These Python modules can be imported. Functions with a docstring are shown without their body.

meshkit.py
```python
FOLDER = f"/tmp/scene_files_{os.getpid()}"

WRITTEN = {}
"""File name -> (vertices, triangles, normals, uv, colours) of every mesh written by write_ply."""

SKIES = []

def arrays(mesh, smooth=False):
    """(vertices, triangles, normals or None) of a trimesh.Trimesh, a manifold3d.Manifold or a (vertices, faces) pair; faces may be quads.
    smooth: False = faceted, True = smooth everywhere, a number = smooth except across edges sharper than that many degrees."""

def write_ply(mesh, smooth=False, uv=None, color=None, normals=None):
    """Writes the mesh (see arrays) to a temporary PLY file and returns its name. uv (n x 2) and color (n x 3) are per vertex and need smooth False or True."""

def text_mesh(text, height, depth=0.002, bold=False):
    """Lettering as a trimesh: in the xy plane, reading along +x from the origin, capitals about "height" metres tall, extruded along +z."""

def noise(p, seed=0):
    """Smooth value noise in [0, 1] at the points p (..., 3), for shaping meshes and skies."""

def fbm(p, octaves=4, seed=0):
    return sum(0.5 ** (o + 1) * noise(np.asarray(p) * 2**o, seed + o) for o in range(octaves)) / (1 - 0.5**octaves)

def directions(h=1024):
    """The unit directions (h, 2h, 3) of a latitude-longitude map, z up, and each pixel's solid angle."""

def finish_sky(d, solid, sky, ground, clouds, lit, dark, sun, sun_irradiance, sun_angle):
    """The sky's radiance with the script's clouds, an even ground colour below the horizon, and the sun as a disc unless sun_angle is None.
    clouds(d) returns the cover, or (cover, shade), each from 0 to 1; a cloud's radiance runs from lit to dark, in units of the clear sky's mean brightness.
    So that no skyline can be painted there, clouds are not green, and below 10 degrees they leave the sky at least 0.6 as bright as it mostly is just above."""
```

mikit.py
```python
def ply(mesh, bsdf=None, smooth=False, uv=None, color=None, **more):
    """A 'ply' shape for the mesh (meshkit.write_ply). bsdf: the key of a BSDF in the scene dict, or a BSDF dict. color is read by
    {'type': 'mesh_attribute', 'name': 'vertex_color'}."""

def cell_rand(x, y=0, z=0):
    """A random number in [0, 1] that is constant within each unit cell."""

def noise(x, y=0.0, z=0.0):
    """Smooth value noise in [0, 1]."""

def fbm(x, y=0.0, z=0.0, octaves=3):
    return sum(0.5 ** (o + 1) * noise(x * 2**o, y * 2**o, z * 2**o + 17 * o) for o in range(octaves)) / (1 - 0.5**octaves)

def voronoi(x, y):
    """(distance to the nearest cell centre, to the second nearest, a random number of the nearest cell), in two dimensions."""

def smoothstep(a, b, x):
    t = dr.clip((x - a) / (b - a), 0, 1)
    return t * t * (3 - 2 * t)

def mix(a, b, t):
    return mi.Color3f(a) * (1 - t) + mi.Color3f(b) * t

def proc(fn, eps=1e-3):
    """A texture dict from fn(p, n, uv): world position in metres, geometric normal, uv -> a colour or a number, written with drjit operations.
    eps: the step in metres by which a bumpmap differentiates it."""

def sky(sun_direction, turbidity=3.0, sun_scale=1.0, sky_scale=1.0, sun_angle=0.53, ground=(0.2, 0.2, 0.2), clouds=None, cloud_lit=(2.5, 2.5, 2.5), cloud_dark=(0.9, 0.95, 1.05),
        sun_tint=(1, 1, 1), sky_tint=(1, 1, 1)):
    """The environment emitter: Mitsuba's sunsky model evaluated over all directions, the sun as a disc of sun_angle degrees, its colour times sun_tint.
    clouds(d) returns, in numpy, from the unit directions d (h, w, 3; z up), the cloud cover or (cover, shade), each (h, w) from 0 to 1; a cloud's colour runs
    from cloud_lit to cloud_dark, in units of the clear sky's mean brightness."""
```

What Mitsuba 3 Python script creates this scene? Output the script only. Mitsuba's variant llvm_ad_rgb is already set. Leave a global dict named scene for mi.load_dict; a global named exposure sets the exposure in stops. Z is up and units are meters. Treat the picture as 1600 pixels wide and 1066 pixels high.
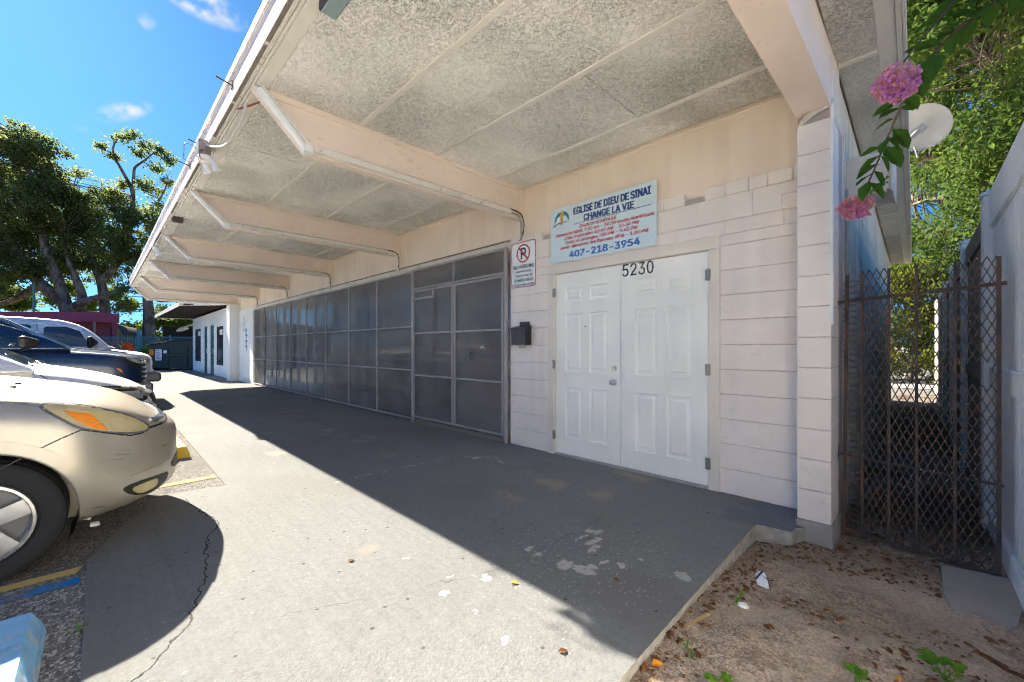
import math
import numpy as np, trimesh, mitsuba as mi, drjit as dr
import manifold3d as m3
import mikit, meshkit, shapely
from mikit import proc, ply, noise, fbm, voronoi, cell_rand, smoothstep, mix
from shapely.geometry import Polygon, Point, LineString
from shapely.ops import unary_union
from scipy.spatial import Delaunay
from scipy.interpolate import PchipInterpolator

T = mi.ScalarTransform4f
scene, labels = {}, {}
PI = math.pi

# ------------------------------------------------------------------ camera, sky, exposure
TH, CAMH = 0.7883, 1.2019
SN, CS = math.sin(TH), math.cos(TH)
scene['camera'] = {'type': 'perspective', 'fov': 101.49, 'fov_axis': 'x', 'near_clip': 0.02, 'far_clip': 2000.0,
                   'principal_point_offset_y': -10.39 / 1066,
                   'to_world': T().look_at(origin=[0, 0, CAMH], target=[-SN, CS, CAMH], up=[0, 0, 1])}
exposure = 4.12


def bg(l, d, z=0.0):
    """A point of the far background, in the street's own axes: l metres to the right, d metres away, z up."""
    return np.array([l * CS - d * SN, l * SN + d * CS, z])


def unit(v):
    v = np.asarray(v, float)
    return v / np.linalg.norm(v)


def clouds(d):
    cover = np.zeros(d.shape[:2])
    for az, el, sx, sy, rot, a, sd in ((-.748, .392, .040, .013, .50, .95, 1), (-.80, .350, .009, .006, .2, .35, 2), (-.645, .585, .075, .022, -.12, .9, 3), (-.717, .531, .012, .011, .6, .4, 4),
                                   (-1.7, .45, .12, .04, .2, .8, 5), (.5, .8, .25, .08, .3, .7, 6), (2.2, .5, .3, .09, -.2, .8, 7)):
        A = np.arctan2(d[..., 0] * CS + d[..., 1] * SN, -d[..., 0] * SN + d[..., 1] * CS)
        E = np.arcsin(np.clip(d[..., 2], -1, 1))
        x, y = (A - az), (E - el)
        u, v = x * math.cos(rot) + y * math.sin(rot), -x * math.sin(rot) + y * math.cos(rot)
        r = (u / sx) ** 2 + (v / sy) ** 2
        near = r < 1.5
        q = d[near]
        n, n2 = meshkit.fbm(q * 60, 5, sd), meshkit.fbm(q * 18, 3, sd + 50)
        cover[near] = np.maximum(cover[near], a * np.clip((1.15 - r[near] * .85) * (0.1 + 3.2 * (n - .36)) * (.1 + 1.7 * n2), 0, 1))
    return cover, np.full(d.shape[:2], .25)


SUN = (-1.33, -0.245, 1.0)
scene['sky'] = mikit.sky(SUN, turbidity=2.6, clouds=clouds, ground=(.22, .21, .2), cloud_lit=(3.2, 3.2, 3.2), cloud_dark=(1.6, 1.65, 1.75), sun_tint=(.89, .99, 1.15), sky_tint=(.088, .195, .315))

# ------------------------------------------------------------------ helpers
used = {}


def numbered(key):
    n = used.get(key, 0)
    used[key] = n + 1
    return key if n == 0 else f'{key}_{n:03d}'


def tag(key, label=None, cat=None, group=None, kind=None):
    d = {}
    for k, v in (('label', label), ('category', cat), ('group', group), ('kind', kind)):
        if v:
            d[k] = v
    if d:
        labels[key] = d
    return key


def thing(name, label, cat, group=None, kind=None):
    return tag(numbered(name), label, cat, group, kind)


def put(key, mesh, bsdf, smooth=False, **kw):
    scene[key] = ply(mesh, 'mat_' + bsdf, smooth, **kw)
    return key


def part(parent, name, mesh, bsdf, smooth=False, label=None, kind=None, **kw):
    key = numbered(f'{parent}__{name}')
    put(key, mesh, bsdf, smooth, **kw)
    if label or kind:
        tag(key, label, kind=kind)
    return key


def one(name, mesh, bsdf, label, cat, smooth=False, group=None, kind=None):
    key = thing(name, label, cat, group, kind)
    put(key, mesh, bsdf, smooth)
    return key


def tm(v, f):
    return trimesh.Trimesh(np.asarray(v, float), np.asarray(f, int), process=False)


def cat(*ms):
    ms = [m for m in (ms[0] if len(ms) == 1 and isinstance(ms[0], (list, tuple)) else ms)]
    vs, fs, n = [], [], 0
    for m in ms:
        v, f = np.asarray(m.vertices), np.asarray(m.faces)
        vs.append(v)
        fs.append(f + n)
        n += len(v)
    return tm(np.vstack(vs), np.vstack(fs))


def tri_of(man):
    m = man.to_mesh()
    return tm(np.array(m.vert_properties[:, :3]), np.array(m.tri_verts))


def man_of(mesh):
    return m3.Manifold(m3.Mesh(np.asarray(mesh.vertices, np.float32), np.asarray(mesh.faces, np.uint32)))


BOXF = np.array([[0, 1, 3], [0, 3, 2], [4, 6, 7], [4, 7, 5], [0, 4, 5], [0, 5, 1], [2, 3, 7], [2, 7, 6], [0, 2, 6], [0, 6, 4], [1, 5, 7], [1, 7, 3]])


def _cverts(h, b):
    v = []
    for sx in (-1, 1):
        for sy in (-1, 1):
            for sz in (-1, 1):
                for k in range(3):
                    o = np.array([sx, sy, sz]) * (h - b)
                    o[k] = (sx, sy, sz)[k] * h[k]
                    v.append(o)
    return np.array(v)


_hull = trimesh.convex.convex_hull(_cverts(np.array([1., 1, 1]), .2))
_tmp = _cverts(np.array([1., 1, 1]), .2)
_map = [int(np.argmin(((_tmp - q) ** 2).sum(1))) for q in _hull.vertices]
CHF = np.array(_map)[np.asarray(_hull.faces)]


def box(x0, x1, y0, y1, z0, z1, bev=0.0):
    if bev <= 0:
        v = np.array([[x, y, z] for x in (x0, x1) for y in (y0, y1) for z in (z0, z1)], float)
        return tm(v, BOXF)
    h = np.array([x1 - x0, y1 - y0, z1 - z0]) / 2
    b = min(bev, h.min() * .9)
    return tm(_cverts(h, b) + [(x0 + x1) / 2, (y0 + y1) / 2, (z0 + z1) / 2], CHF)


def xf(mesh, M):
    v = np.asarray(mesh.vertices) @ M[:3, :3].T + M[:3, 3]
    return tm(v, mesh.faces)


def rotz(a):
    c, s = math.cos(a), math.sin(a)
    return np.array([[c, -s, 0, 0], [s, c, 0, 0], [0, 0, 1, 0], [0, 0, 0, 1.]])


def move(mesh, x=0, y=0, z=0, rz=0):
    M = rotz(rz)
    M[:3, 3] = (x, y, z)
    return xf(mesh, M)


def frame(origin, ex, ey):
    ex, ey = unit(ex), np.asarray(ey, float)
    ey = unit(ey - ex * (ey @ ex))
    M = np.eye(4)
    M[:3, 0], M[:3, 1], M[:3, 2], M[:3, 3] = ex, ey, np.cross(ex, ey), origin
    return M


def beam_bar(a, b, w, h=None, up=(0, 0, 1), bev=0.0):
    """A rectangular bar from a to b: w across, h along up."""
    a, b = np.asarray(a, float), np.asarray(b, float)
    h = h or w
    L = np.linalg.norm(b - a)
    ex = (b - a) / L
    u = np.asarray(up, float)
    if abs(ex @ unit(u)) > .98:
        u = np.array([0, 1., 0])
    ez = unit(u - ex * (u @ ex))
    ey = np.cross(ez, ex)
    M = np.eye(4)
    M[:3, 0], M[:3, 1], M[:3, 2], M[:3, 3] = ex, ey, ez, a
    return xf(box(0, L, -w / 2, w / 2, -h / 2, h / 2, bev), M)


def tube(path, r, sides=7, cap=True):
    p = np.asarray(path, float)
    r = np.broadcast_to(np.asarray(r, float), (len(p),))
    t = np.gradient(p, axis=0)
    t /= np.linalg.norm(t, axis=1, keepdims=True) + 1e-12
    a = np.zeros_like(p)
    ref = np.array([0, 0, 1.]) if abs(t[0, 2]) < .9 else np.array([1., 0, 0])
    a[0] = unit(np.cross(t[0], ref))
    for i in range(1, len(p)):
        q = a[i - 1] - t[i] * (a[i - 1] @ t[i])
        a[i] = q / (np.linalg.norm(q) + 1e-12)
    b = np.cross(t, a)
    ang = np.arange(sides) * 2 * PI / sides
    v = p[:, None] + r[:, None, None] * (np.cos(ang)[None, :, None] * a[:, None] + np.sin(ang)[None, :, None] * b[:, None])
    i, j = np.meshgrid(np.arange(len(p) - 1), np.arange(sides), indexing='ij')
    q = np.stack([i * sides + j, i * sides + (j + 1) % sides, (i + 1) * sides + (j + 1) % sides, (i + 1) * sides + j], -1).reshape(-1, 4)
    f = np.vstack([q[:, [0, 1, 2]], q[:, [0, 2, 3]]])
    v = v.reshape(-1, 3)
    if cap:
        n = len(v)
        v = np.vstack([v, p[0], p[-1]])
        j = np.arange(sides)
        f = np.vstack([f, np.stack([np.full(sides, n), (j + 1) % sides, j], 1),
                       np.stack([np.full(sides, n + 1), (len(p) - 1) * sides + j, (len(p) - 1) * sides + (j + 1) % sides], 1)])
    return tm(v, f)


def curve(pts, n=24):
    """A smooth path through the points."""
    p = np.asarray(pts, float)
    s = np.concatenate([[0], np.cumsum(np.linalg.norm(np.diff(p, axis=0), axis=1) + 1e-9)])
    return PchipInterpolator(s, p)(np.linspace(0, s[-1], n)) if len(p) > 2 else np.linspace(p[0], p[1], n)


def prism(poly, depth):
    """A shapely polygon extruded from z = 0 to depth."""
    gs = getattr(poly, 'geoms', [poly])
    return cat([trimesh.creation.extrude_polygon(g, depth, engine='earcut') for g in gs])


def sheet(poly, z, step=None):
    gs = getattr(poly, 'geoms', [poly])
    out = []
    for g in gs:
        v, f = trimesh.creation.triangulate_polygon(g, engine='earcut')
        out.append(tm(np.column_stack([v, np.full(len(v), z)]), f))
    return cat(out)


def heightfield(xs, ys, fn):
    X, Y = np.meshgrid(xs, ys, indexing='ij')
    Z = fn(X, Y)
    n, m = len(xs), len(ys)
    i, j = np.meshgrid(np.arange(n - 1), np.arange(m - 1), indexing='ij')
    a = i * m + j
    q = np.stack([a, a + m, a + m + 1, a + 1], -1).reshape(-1, 4)
    return tm(np.column_stack([X.ravel(), Y.ravel(), Z.ravel()]), np.vstack([q[:, [0, 1, 2]], q[:, [0, 2, 3]]]))


def lathe(profile, n=32, axis='z'):
    """Profile [(r, h)...] turned about an axis."""
    p = np.asarray(profile, float)
    a = np.arange(n) * 2 * PI / n
    v = np.stack([p[:, None, 0] * np.cos(a), p[:, None, 0] * np.sin(a), np.repeat(p[:, 1:2], n, 1)], -1)
    i, j = np.meshgrid(np.arange(len(p) - 1), np.arange(n), indexing='ij')
    q = np.stack([i * n + j, i * n + (j + 1) % n, (i + 1) * n + (j + 1) % n, (i + 1) * n + j], -1).reshape(-1, 4)
    v = v.reshape(-1, 3)
    if axis == 'x':
        v = v[:, [2, 0, 1]]
    elif axis == 'y':
        v = v[:, [1, 2, 0]]
    return tm(v, np.vstack([q[:, [0, 1, 2]], q[:, [0, 2, 3]]]))


def ball(c, r, sub=2):
    m = trimesh.creation.icosphere(subdivisions=sub)
    return tm(np.asarray(m.vertices) * r + np.asarray(c), m.faces)


def text(s, x0, x1, zc, h, depth=.002, bold=True):
    """Lettering in the xz plane facing -y, from x0 to x1, capital height h, centred on zc (front at y = 0, y negative is out)."""
    m = meshkit.text_mesh(s, h, depth, bold)
    v = np.asarray(m.vertices).copy()
    a, b = v[:, 0].min(), v[:, 0].max()
    v[:, 0] = x0 + (v[:, 0] - a) / (b - a) * (x1 - x0)
    return tm(np.column_stack([v[:, 0], -v[:, 2], zc - h / 2 + v[:, 1]]), m.faces)


# ------------------------------------------------------------------ materials
def pr(col, rough=.6, spec=.4, metal=0., **kw):
    c = col if isinstance(col, dict) else {'type': 'rgb', 'value': list(col)}
    return {'type': 'principled', 'base_color': c, 'roughness': rough, 'specular': spec, 'metallic': metal, **kw}


def mat(name, bsdf, two=True):
    scene['mat_' + name] = {'type': 'twosided', 'b': bsdf} if two else bsdf
    return name


def bump(bsdf, fn, scale, eps=2e-3):
    return {'type': 'bumpmap', 'tex': proc(fn, eps), 'scale': scale, 'b': bsdf}


def C(*v):
    return mi.Color3f(*v)


def painted(name, col, stain, rough=.55, dirt=.35, sc=1.0, bumpy=.0006, streak=True, spec=.35, peel=0.):
    """Old paint: slow tone changes, streaks down the face and small specks."""
    def colour(p, n, uv):
        a = fbm(p.x * 1.3 * sc, p.y * 1.3 * sc, p.z * 1.3 * sc, 4)
        s = noise(p.x * 14, p.y * 14, p.z * 1.1) if streak else noise(p.x * 5, p.y * 5, p.z * 5)
        g = smoothstep(.45, .85, a * .65 + s * .35)
        sp = smoothstep(.83, .9, noise(p.x * 55, p.y * 55, p.z * 55)) * smoothstep(.45, .7, noise(p.x * 4, p.y * 4, p.z * 4))
        c = mix(C(*col) * (.95 + .1 * noise(p.x * 3, p.y * 3, p.z * 3)), C(*stain), dirt * g + .35 * sp)
        if peel:
            f = fbm(p.x * 13, p.y * 13, p.z * 13, 4)
            c = mix(c, C(*stain) * .8, peel * smoothstep(.695, .71, f) * smoothstep(.45, .6, noise(p.x * 2.3, p.y * 2.3, p.z * 2.3)))
            c = mix(c, C(.10, .08, .065), peel * .7 * smoothstep(.80, .86, noise(p.x * 24, p.y * 24, p.z * 24)) * smoothstep(.5, .7, noise(p.x * 1.9, p.y * 1.9, p.z * 1.9 + 5)))
        return c
    b = pr(proc(colour), rough, spec)
    if bumpy:
        b = bump(b, lambda p, n, uv: fbm(p.x * 45, p.y * 45, p.z * 45, 2) + .8 * noise(p.x * 8, p.y * 8, p.z * 8), bumpy)
    return mat(name, b)


def build_materials():
    painted('block_paint', (.80, .73, .67), (.58, .50, .44), .6, .38, bumpy=.0022, peel=.14)
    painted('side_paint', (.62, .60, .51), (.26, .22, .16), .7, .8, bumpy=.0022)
    painted('far_wall_paint', (.72, .74, .74), (.55, .57, .57), .6, .3, bumpy=.001)
    painted('tan_paint', (.80, .695, .58), (.60, .48, .37), .6, .35, bumpy=.001)
    painted('beam_paint', (.78, .665, .58), (.60, .49, .41), .6, .45, bumpy=.0005, streak=False, peel=.22)
    painted('trim_paint', (.70, .665, .60), (.42, .39, .33), .55, .5, bumpy=.0004, peel=.5)
    painted('eave_paint', (.72, .70, .63), (.36, .34, .28), .6, .35, bumpy=.0004)
    painted('fascia_paint', (.74, .64, .60), (.40, .17, .12), .6, .45, sc=2.2, bumpy=.0005)
    painted('door_paint', (.87, .87, .81), (.62, .62, .58), .38, .22, bumpy=.0002)
    painted('casing_paint', (.74, .685, .60), (.52, .47, .38), .5, .3, bumpy=.0003)
    painted('vinyl', (.84, .85, .85), (.58, .57, .53), .4, .4, bumpy=.0)
    painted('steel_grey', (.34, .32, .32), (.22, .16, .13), .5, .4, bumpy=.0, streak=False)
    painted('foot_concrete', (.33, .31, .285), (.17, .15, .125), .85, .6, sc=4, bumpy=.003)
    mat('mortar', pr((.42, .36, .34), .9, .2))
    mat('sign_white', pr((.78, .82, .82), .35, .5))
    mat('sign_blue', pr((.62, .745, .80), .35, .5))
    mat('white_plastic', pr((.78, .78, .76), .4, .5))
    mat('ink_blue', pr((.012, .045, .20), .4, .4))
    mat('ink_bright_blue', pr((.01, .13, .45), .4, .4))
    mat('ink_red', pr((.42, .02, .035), .4, .4))
    mat('ink_dark', pr((.03, .035, .05), .4, .4))
    mat('teal_paint', pr((.01, .20, .27), .4, .4))
    mat('gold_paint', pr((.50, .33, .08), .4, .4))
    mat('black_metal', pr((.016, .018, .021), .42, .5))
    mat('black_plastic', pr((.014, .014, .015), .5, .5))
    mat('steel', pr((.62, .60, .57), .25, .5, 1.))
    mat('hinge_metal', pr((.30, .27, .24), .4, .5, .8))
    mat('chrome', pr((.75, .76, .78), .12, .5, 1.))
    mat('cable_grey', pr((.33, .32, .29), .6, .3))
    mat('cable_white', pr((.62, .60, .54), .6, .3))
    mat('wire_red', pr((.33, .07, .04), .5, .4))
    mat('dark_void', pr((.012, .011, .010), .9, .1))
    mat('interior', pr((.10, .095, .085), .9, .1))
    mat('rubber', pr((.022, .022, .023), .75, .3))
    mat('amber', pr((.90, .25, .006), .22, .6, clearcoat=.8, clearcoat_gloss=.9))

    # weathered wood-fibre soffit boards: pale strands with dark gaps between them
    def fibre(p, n, uv):
        wx, wy = noise(p.x * 6, p.y * 6, 3.) - .5, noise(p.x * 6, p.y * 6, 9.) - .5
        acc = 0.
        for k, (a, o) in enumerate(((.5, 0.), (2.1, 31.), (1.25, 57.), (2.75, 83.))):
            c, s = math.cos(a), math.sin(a)
            u, v = (p.x * c + p.y * s) + wx * .05, (-p.x * s + p.y * c) + wy * .05
            acc = dr.maximum(acc, smoothstep(.70, .80, noise(u * 62 + o, v * 230 + o, o)) * (.75 if k else 1.))
        patch = fbm(p.x * 1.6, p.y * 1.6, 1.7, 3)
        g = smoothstep(.30, .70, patch)
        base = mix(C(.86, .845, .79), C(.73, .72, .675), g)
        base = base * (.86 + .28 * noise(p.x * 60, p.y * 110, 2.)) * (.90 + .14 * cell_rand((p.x + .4) / 1.46, (p.y - .02) / .815, 3.))
        base = mix(base, C(.40, .385, .33), .55 * smoothstep(.5, .75, fbm(p.x * .9 + 9, p.y * .9, 5., 4)))
        return mix(base, C(.17, .165, .145), acc * (.40 + .45 * g))

    def fibre_h(p, n, uv):
        return noise(p.x * 50, p.y * 110, 2.) + noise(p.x * 110 + 9, p.y * 50, 4.)
    mat('fibre_board', bump(pr(proc(fibre), .95, .1), fibre_h, .004))

    # walkway concrete
    A = [(-4.18, .5), (-3.77, .55), (-3.49, .6), (-3.37, .57), (-3.24, .5), (-2.95, .45), (-2.67, .4), (-2.41, .32), (-2.3, .3), (-2.2, .22), (-2.06, .13), (-1.98, -.03)]
    thin = [[(-2.06, .56), (-1.95, .86), (-1.83, 1.1), (-1.76, 1.28), (-1.65, 1.55), (-1.68, 1.67), (-1.63, 1.87), (-1.66, 2.11), (-1.64, 2.25), (-1.65, 2.45), (-1.64, 2.75), (-1.6, 3.1)],
            [(-1.94, 1.93), (-1.9, 2.2), (-1.95, 2.68)], [(-.66, 3.25), (-.95, 3.4), (-1.3, 3.45)]]
    arc = [(-3.75, 1.49), (-3.77, 1.73), (-3.74, 2.11), (-3.74, 2.41), (-3.7, 2.7), (-3.56, 3.03), (-3.35, 3.09), (-3.01, 2.94)]
    blobs = [(-1.59, 2.29, .03, .038), (-1.54, 2.32, .029, .048), (-1.57, 2.18, .016, .062), (-1.48, 2.2, .032, .077), (-1.43, 2.11, .023, .063), (-1.44, 1.84, .046, .053), (-1.33, 1.87, .07, .039),
             (-1.32, 1.93, .033, .034), (-1.7, 1.84, .023, .033), (-1.62, 1.82, .018, .023), (-1.3, 2.02, .018, .043), (-1.21, 2.06, .032, .021), (-1.16, 2.19, .018, .015), (-.93, 2.19, .044, .033),
             (-1.64, 1.45, .037, .03), (-1.79, 1.32, .017, .019), (-2.13, 1.25, .018, .015), (-1.69, 1.21, .025, .027), (-1.47, 1.23, .015, .014), (-1.24, 1.19, .016, .019), (-3.52, 2.95, .035, .052)]

    def seg(px, py, pts):
        best = mi.Float(9)
        for (ax, ay), (bx, by) in zip(pts[:-1], pts[1:]):
            ux, uy = bx - ax, by - ay
            t = dr.clip(((px - ax) * ux + (py - ay) * uy) / (ux * ux + uy * uy), 0, 1)
            best = dr.minimum(best, dr.square(px - ax - t * ux) + dr.square(py - ay - t * uy))
        return dr.sqrt(best)

    def concrete(p, n, uv):
        jx, jy = noise(p.x * 19, p.y * 19, 1.) - .5, noise(p.x * 19, p.y * 19, 5.) - .5
        kx, ky = noise(p.x * 70, p.y * 70, 2.) - .5, noise(p.x * 70, p.y * 70, 6.) - .5
        big = fbm(p.x * .55, p.y * .8, 0., 4)
        brush = noise(p.x * 3, p.y * 60, .5)
        base = C(.141, .148, .152) * (.78 + .34 * big + .14 * brush + .22 * (noise(p.x * 160, p.y * 160, 0.) - .5) + .13 * (noise(p.x * 55, p.y * 55, 0.) - .5))
        base = mix(base, C(.27, .235, .19), .6 * smoothstep(.70, .88, fbm(p.x * 2.1 + 7, p.y * 2.1, 4., 3)))
        base = mix(base, C(.13, .13, .13), .6 * smoothstep(.6, .8, fbm(p.x * 1.1 + 31, p.y * 1.6, 8., 4)))
        # the patch of blue-grey paint beside the door
        fresh = smoothstep(-1.12, -.98, p.x + .3 * (noise(p.x * 9, p.y * 9, 3.) - .5)) * smoothstep(3.06, 3.2, p.y)
        base = mix(base, C(.105, .125, .155), .9 * fresh)
        d1, _, r1 = voronoi(p.x * 9, p.y * 9)
        base = mix(base, C(.05, .045, .04), smoothstep(.10, .05, d1 + .05 * kx) * dr.select(r1 > .87, .8, 0.))
        d2, _, r2 = voronoi(p.x * 23 + 5, p.y * 23)
        base = mix(base, mix(C(.07, .065, .06), C(.42, .42, .40), dr.select(r2 > .86, 1., 0.)), smoothstep(.13, .06, d2) * dr.select(r2 > .93, .6, 0.) * smoothstep(.4, .6, noise(p.x * 1.7, p.y * 1.7, 5.)))
        base = mix(base, C(.36, .345, .31) * (.7 + .5 * noise(p.x * 30, p.y * 30, p.z * 30)), dr.select(dr.abs(n.z) < .5, 1., 0.))
        w = mi.Float(0)
        for bx, by, rx, ry in blobs:
            r = dr.sqrt(dr.square((p.x - bx + .022 * kx + .02 * jx) / rx) + dr.square((p.y - by + .022 * ky + .02 * jy) / ry))
            w = dr.maximum(w, smoothstep(1.15, .75, r))
        w = w * (.55 + .45 * smoothstep(.30, .5, fbm(p.x * 60, p.y * 60, 3., 3)))
        w = dr.maximum(w, .55 * smoothstep(.035, .0, seg(p.x + .05 * jx, p.y + .05 * jy, arc)) * smoothstep(.5, .66, noise(p.x * 30, p.y * 30, 7.)))
        near = smoothstep(.75, .2, dr.sqrt(dr.square(p.x + 1.38) + dr.square(p.y - 2.0)))
        d3, _, r3 = voronoi(p.x * 34, p.y * 34)
        w = dr.maximum(w, near * smoothstep(.30 * r3, .10 * r3, d3) * dr.select(r3 > .74, .7, 0.))
        base = mix(base, C(.40, .40, .39), .8 * w)
        for pts, wd in [(A, .0065)] + [(q, .0028) for q in thin]:
            d = seg(p.x + .03 * jx + .012 * kx, p.y + .03 * jy + .012 * ky, pts)
            base = mix(base, C(.025, .024, .022), smoothstep(wd, wd * .35, d) * (.95 if wd > .005 else .6 * smoothstep(.35, .5, noise(p.x * 12, p.y * 12, 11.))))
        return base
    mat('concrete', bump(pr(proc(concrete), .85, .25), lambda p, n, uv: noise(p.x * 120, p.y * 120, 0.) + 1.5 * noise(p.x * 18, p.y * 18, 3.), .0018))

    # old asphalt worn down to pale stones
    def asphalt(p, n, uv):
        d, e, r = voronoi(p.x * 80, p.y * 80)
        big = fbm(p.x * .8, p.y * .8, 3., 3)
        stone = mix(C(.13, .127, .122), C(.50, .48, .45), dr.square(r))
        c = mix(C(.028, .027, .026), stone, smoothstep(.02, .22, e - d))
        c = mix(c, C(.085, .082, .078), .55 * smoothstep(.4, .75, big))
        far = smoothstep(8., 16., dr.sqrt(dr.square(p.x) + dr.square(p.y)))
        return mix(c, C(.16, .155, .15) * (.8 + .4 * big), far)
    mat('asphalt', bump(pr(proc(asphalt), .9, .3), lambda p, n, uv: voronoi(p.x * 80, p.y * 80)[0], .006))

    def road_paint(col):
        def f(p, n, uv):
            d, e, r = voronoi(p.x * 80, p.y * 80)
            w = smoothstep(.38, .70, fbm(p.x * 7, p.y * 7, 2., 4) + .25 * r)
            return mix(C(.10, .098, .095) + C(.22, .21, .2) * dr.square(r), C(*col), w)
        return f
    mat('yellow_line', bump(pr(proc(road_paint((.50, .36, .13))), .85, .3), lambda p, n, uv: voronoi(p.x * 80, p.y * 80)[0], .004))
    mat('blue_line', bump(pr(proc(road_paint((.01, .17, .42))), .85, .3), lambda p, n, uv: voronoi(p.x * 80, p.y * 80)[0], .004))

    def dirt(p, n, uv):
        a = fbm(p.x * 2.3, p.y * 2.3, 1., 4)
        b = noise(p.x * 150, p.y * 150, 0.)
        c = mix(C(.42, .34, .265), C(.28, .225, .17), smoothstep(.35, .7, a)) * (.75 + .5 * b)
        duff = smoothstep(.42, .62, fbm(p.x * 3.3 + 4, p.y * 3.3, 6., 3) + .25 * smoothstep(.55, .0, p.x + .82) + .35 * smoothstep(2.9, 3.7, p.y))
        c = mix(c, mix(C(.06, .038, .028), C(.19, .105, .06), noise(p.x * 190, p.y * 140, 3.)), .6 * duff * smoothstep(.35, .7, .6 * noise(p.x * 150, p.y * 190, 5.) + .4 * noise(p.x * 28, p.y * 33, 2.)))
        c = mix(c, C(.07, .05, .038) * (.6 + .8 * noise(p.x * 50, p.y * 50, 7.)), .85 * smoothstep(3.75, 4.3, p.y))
        d, _, r = voronoi(p.x * 60, p.y * 60)
        return mix(c, C(.5, .48, .44), smoothstep(.22, .12, d) * dr.select(r > .93, .8, 0.))
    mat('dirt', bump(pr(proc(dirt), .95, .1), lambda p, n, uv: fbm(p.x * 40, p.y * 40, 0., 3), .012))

    mat('grass', pr(proc(lambda p, n, uv: mix(C(.05, .085, .02), C(.10, .10, .045), noise(p.x * 3, p.y * 3, p.z * 3))), .9, .1))

    # perforated dark metal: half of it is holes too fine to build
    mesh_c = proc(lambda p, n, uv: mix(C(.20, .184, .172), C(.125, .114, .110), smoothstep(.35, .7, fbm(p.x * 2.2, p.y * 2., p.z * 2.2, 4))))
    scene['mat_perforated'] = {'type': 'blendbsdf', 'weight': .58, 'a': {'type': 'twosided', 'b': pr(mesh_c, .55, .4)}, 'b': {'type': 'null'}}
    scene['mat_window_glass'] = {'type': 'thindielectric', 'int_ior': 1.5}
    mat('curtain', pr(proc(lambda p, n, uv: mix(C(.68, .65, .60), C(.30, .285, .265), smoothstep(.4, .62, noise(p.x * 5, 0., p.z * .3)))), .8, .2))

    def rust(p, n, uv):
        a = fbm(p.x * 9, p.y * 9, p.z * 9, 4)
        return mix(C(.085, .068, .060), C(.14, .085, .062), smoothstep(.45, .65, a))
    mat('rusty_steel', pr(proc(rust), .8, .3, .1))

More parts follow.
